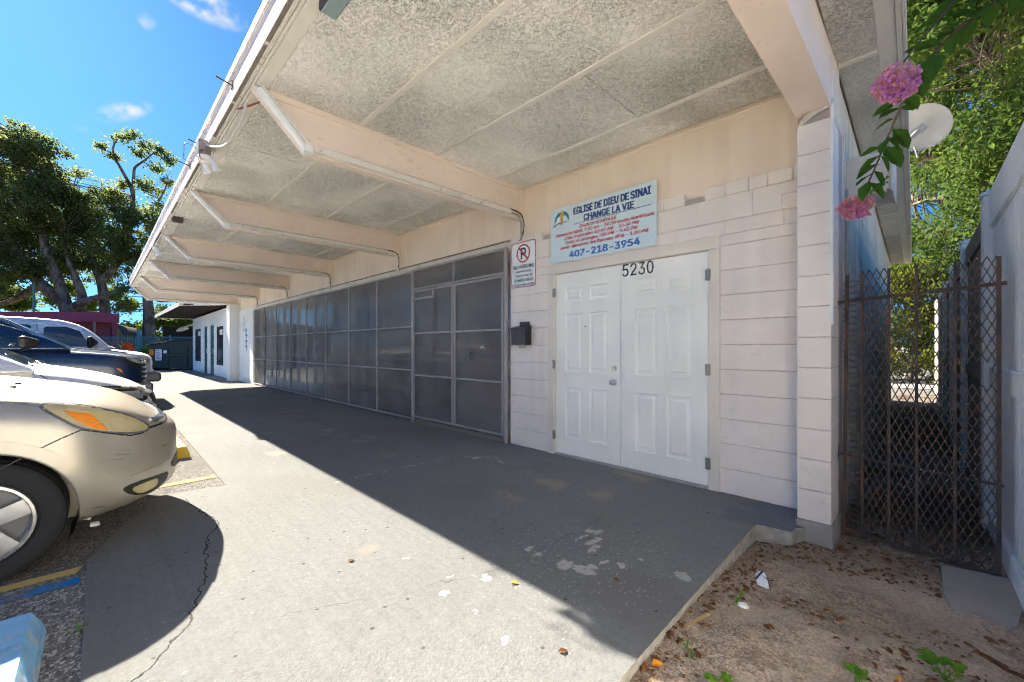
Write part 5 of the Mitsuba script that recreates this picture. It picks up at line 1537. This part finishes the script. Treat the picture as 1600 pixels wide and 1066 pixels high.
# ---- van details
K, BD, PL = VN
for k_ in both(VN, 'headlight', 'side', Polygon([(-.25, 1.045), (-.05, .99), (-.035, .86), (-.22, .90)]), 'lamp_glass', .004, .03):
    pass
part(K, 'grille', PL(patch(BD, 'front', Polygon([(-.6, .99), (-.6, .74), (.6, .74), (.6, .99)]), .006, .04, .012)), 'grille_grey')
part(K, 'bumper', PL(box(-1.0, 1.0, -.22, .09, .48, .68, .04)), 'grille_grey')
line_part(VN, 'seam', 'side', [(-.62, .45), (-.64, 1.08)], .008)
line_part(VN, 'seam', 'side', [(-1.66, .45), (-1.67, 1.12)], .008)
part(K, 'roof_seam', PL(patch(CB, 'side', LineString([(-1.67, 1.2), (-1.68, 1.66)]).buffer(.005), .0015, .02, .004)), 'grille_grey')
lip(VN, -.85, .405, .34, .012, 'white_car_paint')
for s in (1, -1):
    part(K, 'side_mirror', PL(tri_of(m3.Manifold.batch_hull([m3.Manifold.sphere(q_, 20).translate([s * x_, y_, z_]) for x_, y_, z_, q_ in ((1.05, -.98, 1.24, .04), (1.22, -.98, 1.24, .045), (1.22, -.98, 1.37, .045), (1.05, -.98, 1.37, .04), (1.13, -.92, 1.3, .05))]))), 'black_plastic', 40)
    part(K, 'mirror_arm', PL(box(*sorted((s * .94, s * 1.05)), -1.0, -.95, 1.22, 1.27, .01)), 'black_plastic')
part(K, 'wiper', PL(tube([[.6, -.62, 1.19], [.1, -.72, 1.24]], .01, 6)), 'black_plastic')
part(K, 'aerial', PL(tube([[.86, -.45, 1.1], [.88, -.62, 1.32]], .005, 5)), 'black_plastic')


# ------------------------------------------------------------------ the neighbour's shop and the far end of the lot
NB = thing('neighbour_shop', 'white shop with teal doors and a dark canopy beyond the church building', 'building')
NY = 3.68
ops = [(-27.2, -25.55, .52, 2.15), (-24.62, -23.85, .0, 2.2), (-23.12, -22.28, .0, 2.2), (-21.72, -20.42, .46, 2.1)]
wp = Polygon([(-27.95, -.1), (-18.75, -.1), (-18.75, 2.80), (-27.95, 2.72)])
for a, b, c, d in ops:
    wp = wp.difference(Polygon([(a, c - .2 if c < .1 else c), (b, c - .2 if c < .1 else c), (b, d), (a, d)]))
g = prism(wp, .2)
v = np.asarray(g.vertices)
part(NB, 'wall', tm(np.column_stack([v[:, 0], NY + v[:, 2], v[:, 1]]), np.asarray(g.faces)[:, ::-1]), 'far_wall_paint')
part(NB, 'side_wall', cat(box(-27.95, -27.75, NY + .201, 12, -.1, 2.72), box(-18.95, -18.75, NY + .201, 12, -.1, 2.8), box(-27.7, -19, 5.5, 5.6, 0, 2.7)), 'far_wall_paint')
for i, (a, b, c, d) in enumerate(ops):
    if c > .1:
        w = part(NB, 'window', cat(box(a, a + .09, NY + .005, NY + .12, c, d), box(b - .09, b, NY + .005, NY + .12, c, d), box(a + .09, b - .09, NY + .005, NY + .12, c, c + .09), box(a + .09, b - .09, NY + .005, NY + .12, d - .09, d)), 'black_plastic')
        part(w, 'pane', box(a + .09, b - .09, NY + .02, NY + .03, c + .09, d - .09), 'car_glass')
        part(w, 'sticker', box((a + b) / 2 - .12, b - .22, NY + .014, NY + .019, d - .36, d - .14), 'sign_white')
    else:
        dk = part(NB, 'door', box(a + .002, b - .002, NY + .012, NY + .06, .02, d - .003), 'teal_door')
        part(dk, 'door_frame', cat(box(a - .05, a, NY - .006, NY + .1, 0, d), box(b, b + .05, NY - .006, NY + .1, 0, d), box(a - .05, b + .05, NY - .006, NY + .1, d, d + .06)), 'far_wall_paint')
        part(dk, 'handle', box(b - .14, b - .11, NY - .03, NY + .011, .95, 1.15), 'steel')
part(NB, 'roof', move(prism(Polygon([(-30.6, 2.35), (-21.0, 2.35), (-19.2, 3.66), (-18.75, 3.9), (-18.75, 12), (-30.6, 12)]), .06), z=2.90), 'roof_dark')
for i in range(16):
    xk = -30.3 + i * .62
    part(NB, 'roof_plank', box(xk, xk + .58, 2.42, 3.67, 2.872, 2.898), 'roof_dark')
part(NB, 'roof_edge', cat(beam_bar([-30.62, 2.33, 2.93], [-20.98, 2.33, 2.93], .03, .16), beam_bar([-30.62, 2.33, 2.93], [-30.62, 9, 2.93], .03, .16)), 'trim_paint')
part(NB, 'roof_edge', beam_bar([-20.97, 2.33, 2.93], [-19.2, 3.62, 2.93], .03, .16), 'trim_paint')
LP = thing('wall_lamp', 'white lamp on a bracket at the far corner of the white shop', 'lamp')
part(LP, 'bracket', tube([[-27.96, 3.7, 2.45], [-28.5, 3.45, 2.35], [-28.8, 3.35, 2.3]], .03, 6), 'white_plastic')
part(LP, 'shade', xf(lathe([(0, .05), (.10, .04), (.28, -.08), (.29, -.10), (.25, -.09), (0, -.02)], 20), frame([-28.85, 3.32, 2.28], [1, 0, .3], [0, 1, .3])), 'white_plastic', 40)


def placed(l, d, rz=0.):
    """Axes at a far point: x to the right of the view down the lot, y away."""
    M = np.eye(4)
    c, s = math.cos(rz), math.sin(rz)
    M[:3, 0] = np.array([CS, SN, 0]) * c + np.array([-SN, CS, 0]) * s
    M[:3, 1] = np.array([CS, SN, 0]) * -s + np.array([-SN, CS, 0]) * c
    M[:3, 3] = bg(l, d)
    return M


DM = thing('dumpster', 'dark green dumpster with orange and white stickers beside the white shop', 'dumpster')
M = placed(-19.42, 22.3, .12)
pf = Polygon([(0, .12), (2.3, .12), (2.3, 1.62), (1.1, 1.50), (0, 1.30)])
g = prism(pf, 1.5)
v = np.asarray(g.vertices)
part(DM, 'body', xf(tm(np.column_stack([v[:, 0], 1.5 - v[:, 2], v[:, 1]]), np.asarray(g.faces)), M), 'dumpster_green')
part(DM, 'lid', xf(beam_bar([-.06, .74, 1.335], [1.1, .74, 1.535], 1.6, .05, bev=.015), M), 'dumpster_green')
part(DM, 'lid', xf(beam_bar([1.12, .74, 1.54], [2.36, .74, 1.665], 1.6, .05, bev=.015), M), 'dumpster_green')
for x in (.02, .95, 1.9):
    part(DM, 'rib', xf(box(x, x + .07, -.04, -.001, .2, 1.2, .01), M), 'dumpster_green')
part(DM, 'side_pocket', xf(box(-.001, 2.3, -.07, -.041, .72, .88, .02), M), 'dumpster_green')
part(DM, 'skid', xf(cat(box(.1, .25, .05, 1.4, -.1, .119), box(2.0, 2.15, .05, 1.4, -.1, .119)), M), 'black_plastic')
part(DM, 'sticker', xf(box(.12, .36, -.078, -.0725, .80, 1.10), M), 'orange_leaf', label='orange sticker')
part(DM, 'sticker', xf(box(.42, .74, -.078, -.0725, .52, 1.12), M), 'sign_white', label='white notice sticker')
for i in range(6):
    part(DM, 'sticker_print', xf(box(.46, .70 - .05 * (i % 3), -.080, -.0785, .60 + i * .085, .63 + i * .085), M), 'ink_bright_blue')
part(DM, 'sticker', xf(move(lathe([(0, -.006), (.10, -.006), (.10, 0)], 20, 'y'), .90, -.0725, .98), M), 'sign_white')

TR = thing('market_trailer', 'long burgundy metal stall with a lighter red roof band beyond the van', 'stall')
M = placed(-39.3, 27.5, .0)
part(TR, 'roof_band', xf(cat(box(-6, 12.75, -.9, -.85, 2.86, 3.48), box(12.70, 12.75, -.849, .8, 2.86, 3.48)), M), 'burgundy_light')
part(TR, 'roof', xf(box(-6, 12.7, -.84, .8, 3.38, 3.46), M), 'burgundy_light')
for i in range(12):
    part(TR, 'wall_panel', xf(box(-6 + i * 1.55, -6 + i * 1.55 + 1.54, .3, .36, 0, 3.37), M), 'burgundy')
part(TR, 'post', xf(box(12.58, 12.68, -.83, -.73, -.1, 2.859), M), 'wood_grey')
part(TR, 'end_wall', xf(box(12.61, 12.66, .37, .78, 0, 3.37), M), 'burgundy')
part(TR, 'floor', xf(box(-6, 12.7, -.8, .78, -.1, .05), M), 'wood_grey')
CP = thing('hoop_shed', 'open metal carport of curved ribs between the burgundy stall and the oak', 'carport')
rl = []
for k in range(9):
    d = 30.5 + k * .95
    l = -(.932 - .0062 * k) * d
    p0 = bg(l, d)
    ex = np.array([CS, SN, 0])
    arc = [p0 + [0, 0, 0], p0 + [0, 0, 1.9]] + [p0 - ex * (1.1 * (1 - math.cos(a))) + np.array([0, 0, 1.9 + 1.0 * math.sin(a)]) for a in np.linspace(.25, PI / 2, 7)] + [p0 - ex * 3.2 + np.array([0, 0, 3.15])]
    part(CP, 'rib', tube(np.array(arc), .035, 6), 'shed_metal')
    rl.append(np.array(arc)[1:])
rl = np.array(rl)
for k in range(8):
    a, b = rl[k] + [0, 0, .1], rl[k + 1] + [0, 0, .1]
    n = len(a)
    v = np.vstack([a, b, a + [0, 0, .03], b + [0, 0, .03]])
    j = np.arange(n - 1)
    f = np.vstack([np.stack([j, j + 1, j + n + 1], 1), np.stack([j, j + n + 1, j + n], 1), np.stack([j, j + 1, j + n + 1], 1) + 2 * n, np.stack([j, j + n + 1, j + n], 1) + 2 * n])
    part(CP, 'roof_sheet', tm(v, f), 'roof_dark')
part(CP, 'back_sheet', tm(np.vstack([[bg(-27.9, 39.5, 0), bg(-33, 39.5, 0), bg(-33, 39.5, 3.2), bg(-27.9, 39.5, 3.2)]]), [[0, 1, 2], [0, 2, 3]]), 'roof_dark')
CF = thing('chain_fence', 'green chain link fence with pipe posts behind the dumpster', 'fence')
M = placed(-24.6, 26.5, .0)
for x in (1.0, 2.95, 5.0, 7.0):
    part(CF, 'post', xf(tube([[x, 0, -.1], [x, 0, 2.0 if x > 1.5 else 2.35]], .045 if x > 1.5 else .13, 8), M), 'teal_metal')
part(CF, 'top_rail', xf(tube([[-3, 0, 1.86], [9, 0, 1.86]], .03, 6), M), 'teal_metal')
part(CF, 'top_rail', xf(tube([[-3, 0, 1.0], [9, 0, 1.0]], .02, 6), M), 'teal_metal')
wires = []
for i in range(150):
    x = -3 + i * .08
    for s in (-1, 1):
        x1 = x + s * 1.8
        if -3 <= x1 <= 9:
            wires.append(beam_bar([x, 0, .02], [x1, 0, 1.84], .008))
part(CF, 'wire_mesh', xf(cat(wires), M), 'teal_metal', kind='stuff')
PO = one('pole', tube([bg(-36.0, 31.5), bg(-36.0, 31.5, 6.0)], .07, 8), 'teal_metal', 'slim blue green pole rising behind the burgundy stall', 'pole')
one('overhead_wire', tube([bg(-60, 31.6, 5.2), bg(-36.0, 31.55, 5.0)], .015, 5), 'black_plastic', 'thin wire running left from the slim pole', 'wire')

# a person in an orange shirt bending over, mostly behind the van
PS = thing('person', 'person in an orange shirt bending forward beyond the van hood', 'person')
M = placed(-22.1, 24.2, 0)


def limb(chain):
    ms = []
    for (p0, r0), (p1, r1) in zip(chain[:-1], chain[1:]):
        a, b = m3.Manifold.sphere(r0, 20).translate(list(p0)), m3.Manifold.sphere(r1, 20).translate(list(p1))
        ms.append(m3.Manifold.batch_hull([a, b]))
    return m3.Manifold.batch_boolean(ms, m3.OpType.Add)


hip, ch, nk, hdp = (.16, 0, .95), (-.12, 0, 1.34), (-.24, 0, 1.44), (-.36, -.02, 1.53)
skin_ = [limb([(nk, .065), (hdp, .10)]), limb([(hdp, .105), ((-.40, -.02, 1.47), .085)])]
hands = []
for s in (-1, 1):
    sh, elb, wr = (-.16, s * .19, 1.36), (-.30, s * .24, 1.10), (-.46, s * .14, .95)
    skin_ += [limb([(elb, .045), (wr, .032), ((-.52, s * .12, .92), .04)])]
    for k in range(4):
        skin_.append(limb([((-.54, s * .12 + (k - 1.5) * .02, .92), .010), ((-.60, s * .12 + (k - 1.5) * .022, .90), .008), ((-.625, s * .12 + (k - 1.5) * .02, .87), .007)]))
    skin_.append(limb([((-.50, s * .085, .92), .011), ((-.55, s * .07, .90), .009)]))
skin_.append(limb([((-.44, -.02, 1.49), .02), ((-.475, -.02, 1.475), .014)]))
body = m3.Manifold.batch_boolean(skin_ + [limb([(hip, .13), (ch, .15), (nk, .07)])], m3.OpType.Add).refine_to_length(.04)
bmsh = tri_of(body)
trimesh.smoothing.filter_taubin(bmsh, iterations=6)
part(PS, 'body', xf(bmsh, M), 'skin', True)
sh_ = [limb([((.15, 0, .97), .155), (ch, .178), ((-.2, 0, 1.41), .10)])] + [limb([((-.15, s * .17, 1.36), .085), ((-.27, s * .23, 1.15), .062)]) for s in (-1, 1)]
part(PS, 'shirt', xf(tri_of(m3.Manifold.batch_boolean(sh_, m3.OpType.Add).refine_to_length(.05)), M), 'orange_cloth', 60)
tr_ = [limb([(hip, .15), ((.14, s * .10, .86), .105), ((.03, s * .12, .48), .07), ((.12, s * .12, .08), .05)]) for s in (-1, 1)]
part(PS, 'trousers', xf(tri_of(m3.Manifold.batch_boolean(tr_, m3.OpType.Add)), M), 'denim', 60)
part(PS, 'shoe', xf(tri_of(limb([((.12, -.12, .0), .05), ((-.06, -.12, -.02), .045)])), M), 'black_plastic', 60)
part(PS, 'shoe', xf(tri_of(limb([((.12, .12, .0), .05), ((-.06, .12, -.02), .045)])), M), 'black_plastic', 60)
part(PS, 'hair', xf(tri_of(limb([((-.34, -.02, 1.56), .102), ((-.31, -.02, 1.53), .10)])), M), 'hair', 60)

# ------------------------------------------------------------------ trees
def diamonds(c, L, W, r, up=.25):
    """Small leaves: two triangles each, bent a little, turned every way."""
    n = len(c)
    a = r.normal(size=(n, 3)) + [0, 0, -.15]
    a /= np.linalg.norm(a, axis=1, keepdims=True)
    b = np.cross(a, r.normal(size=(n, 3)) + [0, 0, up])
    b /= np.linalg.norm(b, axis=1, keepdims=True) + 1e-9
    k = np.cross(a, b)
    L, W = np.broadcast_to(L, (n,))[:, None], np.broadcast_to(W, (n,))[:, None]
    v = np.stack([c - a * L / 2, c + b * W / 2 + k * W * .18, c + a * L / 2, c - b * W / 2 + k * W * .18], 1).reshape(-1, 3)
    f = np.array([[0, 1, 2], [0, 2, 3]])
    return tm(v, (np.arange(n)[:, None, None] * 4 + f[None]).reshape(-1, 3))


def crown(blobs, seed, per_m3, clump_r, leaves, L, W, squash=.7):
    """Leaf clumps spread through the blobs; returns the leaves and the clump centres."""
    r = np.random.default_rng(seed)
    cs = []
    for c, R in blobs:
        n = max(4, int(per_m3 * R ** 2.2))
        d = r.normal(size=(n, 3))
        d /= np.linalg.norm(d, axis=1, keepdims=True)
        cs.append(c + d * R * r.random((n, 1)) ** .42 * [1, 1, .85])
    cs = np.vstack(cs)
    k = r.poisson(leaves, len(cs))
    idx = np.repeat(np.arange(len(cs)), k)
    o = r.normal(size=(len(idx), 3))
    o *= clump_r * (r.uniform(.6, 1.3, len(cs))[idx][:, None]) * [1, 1, squash] * .6
    n = len(idx)
    return diamonds(cs[idx] + o, L * r.uniform(.7, 1.35, n), W * r.uniform(.7, 1.3, n), r), cs


def limbs(paths, radii):
    ms = []
    for p_, (r0, r1) in zip(paths, radii):
        q = curve(p_, 26)
        w = np.array(q)
        w[2:-1] += .05 * r0 * 3 * (np.stack([meshkit.noise(q[2:-1] * .8, s) for s in (1, 2, 3)], 1) - .5)
        ms.append(tube(w, np.linspace(r0, r1, 26), 9))
    return cat(ms)


def twigs(cs, paths, r0, seed, frac=.5):
    r = np.random.default_rng(seed)
    nodes = np.vstack([curve(p_, 30)[6:] for p_ in paths])
    ms = []
    for c in cs:
        if r.random() > frac:
            continue
        dd = np.linalg.norm((nodes - c) * [1, 1, 1.0] + np.maximum(nodes[:, 2:3] - c[2], 0) * .6, axis=1)
        a = nodes[np.argmin(dd)]
        m = (a + c) / 2 + r.normal(0, .08, 3) * np.linalg.norm(c - a)
        ms.append(tube(curve([a, m, c], 6), np.linspace(r0, r0 * .2, 6), 4, False))
    return cat(ms)


def B3(bl):
    return [(bg(l, d, z), R) for l, d, z, R in bl]


def P3(pl):
    return np.array([bg(l, d, z) for l, d, z in pl])


def tree(name, label, blobs, paths, radii, seed, lf, per, clump, leaves, L, W, twig=.04, frac=.5, group=None):
    key = thing(name, label, 'tree', group)
    lv, cs = crown(blobs, seed, per, clump, leaves, L, W)
    part(key, 'trunk', limbs(paths, radii), 'bark', 50)
    part(key, 'branches', twigs(cs, paths, twig, seed, frac), 'bark', 60, kind='stuff')
    part(key, 'crown', lv, lf, kind='stuff')
    return key


T1 = [(-35.9, 34, 12.3, 1.6), (-36.2, 34, 8.7, 1.6), (-33.8, 35, 14.2, 1.0), (-36.9, 34, 13.9, 1.4), (-39.9, 33, 16.0, 2.78), (-45.0, 35, 14.2, 3.75), (-37.4, 33, 16.5, 1.82), (-37.7, 32, 12.1, 2.69), (-36.6, 33, 13.5, 1.82), (-41.4, 33, 9.4, 3.03), (-40.2, 35, 9.9, 2.46), (-36.7, 34, 11.3, 1.77), (-38.7, 32, 6.8, 1.86), (-37.4, 33, 7.2, 1.31), (-38.9, 33, 18.2, 1.01), (-37.6, 33, 17.7, .91), (-36.1, 33, 15.0, .81), (-37.8, 35, 7.8, 1.18), (-43.4, 33, 18.5, 2.02), (-44.9, 33, 15.5, 3.03)]
tree('oak_tree', 'big spreading oak at the left edge, its trunks forking behind the burgundy stall', B3(T1),
     [P3([(-34.8, 33, -.1), (-34.9, 33, 3.4), (-35.2, 33, 4.5), (-37.4, 33, 6.4), (-39.3, 33, 9.2), (-40.4, 33, 11.2), (-41.4, 33, 13.5)]), P3([(-35.1, 33, 4.2), (-35.9, 33, 6.8), (-36.7, 33, 8.7), (-37.3, 33, 12.0), (-38.1, 33, 15.3), (-38.9, 33, 17.8)]),
      P3([(-34.7, 33, 4.3), (-33.6, 33, 4.9), (-32.1, 33, 5.3), (-30.5, 33, 5.8)]), P3([(-37.2, 33, 6.3), (-39.4, 33, 4.9), (-42.4, 33, 4.3)]), P3([(-34.6, 33.5, -.1), (-34.7, 33.5, 3.4), (-34.4, 33.5, 5.0), (-35.0, 33.5, 7.0), (-35.6, 33.5, 8.5), (-36.1, 33.5, 10.6)])],
     [(.62, .12), (.40, .06), (.36, .08), (.34, .10), (.55, .07)], 101, 'oak_leaf', 12, .5, 62, .22, .13, .05)
T2 = [(-36.4, 35, 11.6, 2.03), (-35.8, 36, 13.4, 1.76), (-35.3, 35, 9.4, 2.25), (-32.0, 34, 9.7, 1.98), (-31.3, 35, 11.8, 1.5), (-32.7, 35, 13.1, 1.39), (-30.3, 35, 14.2, .75), (-29.5, 35, 12.6, .86), (-31.3, 35, 8.3, 1.82), (-35.0, 36, 7.4, 1.43), (-29.2, 35, 10.9, 1.18), (-32.9, 35, 18.8, .48), (-31.8, 35, 19.0, .37), (-30.5, 35, 18.3, .48), (-29.5, 35, 17.8, .43), (-28.8, 35, 16.9, .32), (-31.3, 35, 17.4, .37), (-30.0, 35, 16.3, .37), (-33.4, 35, 17.1, .27), (-34.3, 35, 18.0, .21), (-28.6, 35, 15.1, .43), (-30.7, 35, 15.0, .54), (-36.8, 35, 14.2, .64), (-35.9, 35, 15.7, .48), (-32.4, 35, 14.8, .48), (-29.7, 35, 8.9, 1.29)]
tree('oak_tree', 'tall airy oak with thin bare topped branches, standing second from the left', B3(T2),
     [P3([(-33.7, 35, -.1), (-34.0, 35, 4.1), (-34.4, 35, 6.7), (-35.2, 35, 8.9), (-35.4, 35, 11.1), (-36.7, 35, 13.0), (-36.9, 35, 14.2)]), P3([(-34.4, 35, 6.7), (-32.7, 35, 8.9), (-31.9, 35, 11.6), (-31.7, 35, 13.9), (-32.5, 35, 15.8), (-33.4, 35, 17.7), (-32.9, 35, 18.8)]),
      P3([(-31.7, 35, 13.9), (-31.6, 35, 16.1), (-30.7, 35, 16.9), (-29.5, 35, 17.8)]), P3([(-31.9, 35, 11.6), (-30.3, 35, 12.6), (-28.8, 35, 15.1)])],
     [(.50, .08), (.30, .05), (.14, .04), (.16, .04)], 102, 'oak_leaf', 13, .45, 62, .22, .13, .05)
T3 = [(-26.8, 31, 6.8, 1.33), (-26.8, 33, 8.2, 1.41), (-25.7, 31, 5.5, .85), (-27.5, 30, 5.3, .73), (-24.4, 31, 6.1, 1.04), (-28.9, 31, 4.1, .47), (-24.5, 32, 4.8, 1.18), (-28.4, 34, 4.0, .73), (-24.2, 33, 6.9, 1.51)]
tree('oak_tree', 'oak with one upright trunk seen just left of the dark canopy', B3(T3),
     [P3([(-26.8, 31, -.1), (-26.9, 31, 3.3), (-27.0, 31, 5.4), (-26.8, 31, 6.8), (-25.5, 31, 7.9)]), P3([(-27.0, 31, 5.2), (-25.8, 31, 4.7), (-23.7, 31, 4.7)])], [(.52, .12), (.2, .08)], 103, 'oak_leaf', 14, .42, 60, .20, .115, .04)
FB = [(-73.5, 62, 8.2, 1.9), (-67.8, 62, 8.9, 1.42), (-62.6, 62, 7.4, 1.14), (-56.9, 62, 7.4, 1.23), (-59.3, 62, 9.3, 1.14), (-77.8, 62, 11.0, 2.37), (-81.6, 62, 8.2, 2.85), (-51.7, 62, 5.3, 1.52), (-49.3, 62, 4.2, 1.33), (-65.5, 62, 10.1, 1.14), (-47.4, 62, 6.3, 1.71)]
r = np.random.default_rng(77)
low = [(x, 62 + r.uniform(-4, 6), r.uniform(1.5, 4.2), r.uniform(1.6, 2.4)) for x in np.linspace(-92, -30, 26)]
lv, _ = crown(B3(FB + low), 104, 14, .8, 46, .42, .26)
one('far_trees', lv, 'bright_leaf', 'sunlit mass of distant trees seen under the oaks', 'trees', kind='stuff')

PB = thing('spiky_shrub', 'bright green spiky shrub in front of the chain link fence', 'shrub')
r = np.random.default_rng(9)
c0 = bg(-22.0, 25.3, 0)
n = 170
az_, el_ = r.uniform(0, 2 * PI, n), r.uniform(.25, 1.45, n)
dd = np.stack([np.cos(az_) * np.cos(el_), np.sin(az_) * np.cos(el_), np.sin(el_)], 1)
part(PB, 'frond', leaf_quads(c0 + np.stack([r.normal(0, .16, n), r.normal(0, .16, n), r.uniform(.1, .9, n)], 1), dd, r.uniform(.5, .95, n), .035, .2), 'weed_leaf', kind='stuff')
part(PB, 'stem', tube([c0 + [0, 0, -.1], c0 + [0, 0, .9]], .08, 6), 'bark')

# the big tree over the alley and the shrubs at its far end
r = np.random.default_rng(55)
bl = []
while len(bl) < 95:
    y_ = r.uniform(9.0, 18.5)
    p_ = np.array([r.uniform(-.085, .13) * y_ + r.uniform(-.5, 1.3), y_, r.uniform(2.4, 3.2 + .62 * y_)])
    if (p_[0] < .75 and p_[1] < 15.0 and p_[2] < 5.0) or (p_[0] < 1.35 and p_[1] < 14.5 and p_[2] < 3.5):
        continue
    bl.append((p_, r.uniform(.75, 1.15)))
paths = [np.array([[2.7, 13.0, -.1], [2.6, 13.0, 1.8], [2.2, 12.9, 3.2], [1.7, 12.8, 4.6], [1.2, 13.4, 7.2], [.8, 14, 10.]]), np.array([[2.2, 12.9, 3.0], [1.25, 12.4, 3.6], [.71, 12.2, 4.25], [.42, 12.1, 4.75], [-.06, 12.1, 5.08]]),
         np.array([[2.0, 12.9, 3.9], [2.6, 13.4, 6.5], [2.6, 12.6, 9.6]]), np.array([[1.7, 12.8, 4.6], [.7, 11.6, 6.6], [.4, 11.2, 8.2]]), np.array([[2.2, 12.9, 3.2], [1.3, 14.4, 4.4], [.2, 16, 5.2], [-.4, 17, 5.4]])]
tree('shade_tree', 'dense sunlit tree filling the sky beyond the alley fence', bl, paths, [(.30, .06), (.17, .06), (.14, .04), (.12, .03), (.13, .04)], 56, 'near_leaf', 23, .36, 66, .115, .058, .02, .3)
bl = [(np.array([r.uniform(-2.4, 1.2), r.uniform(21.0, 24), r.uniform(.2, 4.6)]), r.uniform(.7, 1.1)) for _ in range(46)]
tree('alley_shrub', 'bright leafy shrub beyond the far end of the alley', bl, [np.array([[-.6, 22, -.1], [-.5, 22, 1.2], [-.3, 22.3, 2.6]]), np.array([[.4, 22.6, -.1], [.5, 22.4, 1.4], [.8, 22.3, 3.0]])], [(.08, .03), (.08, .03)], 57, 'bright_leaf', 22, .36, 46, .13, .075, .015, .3)
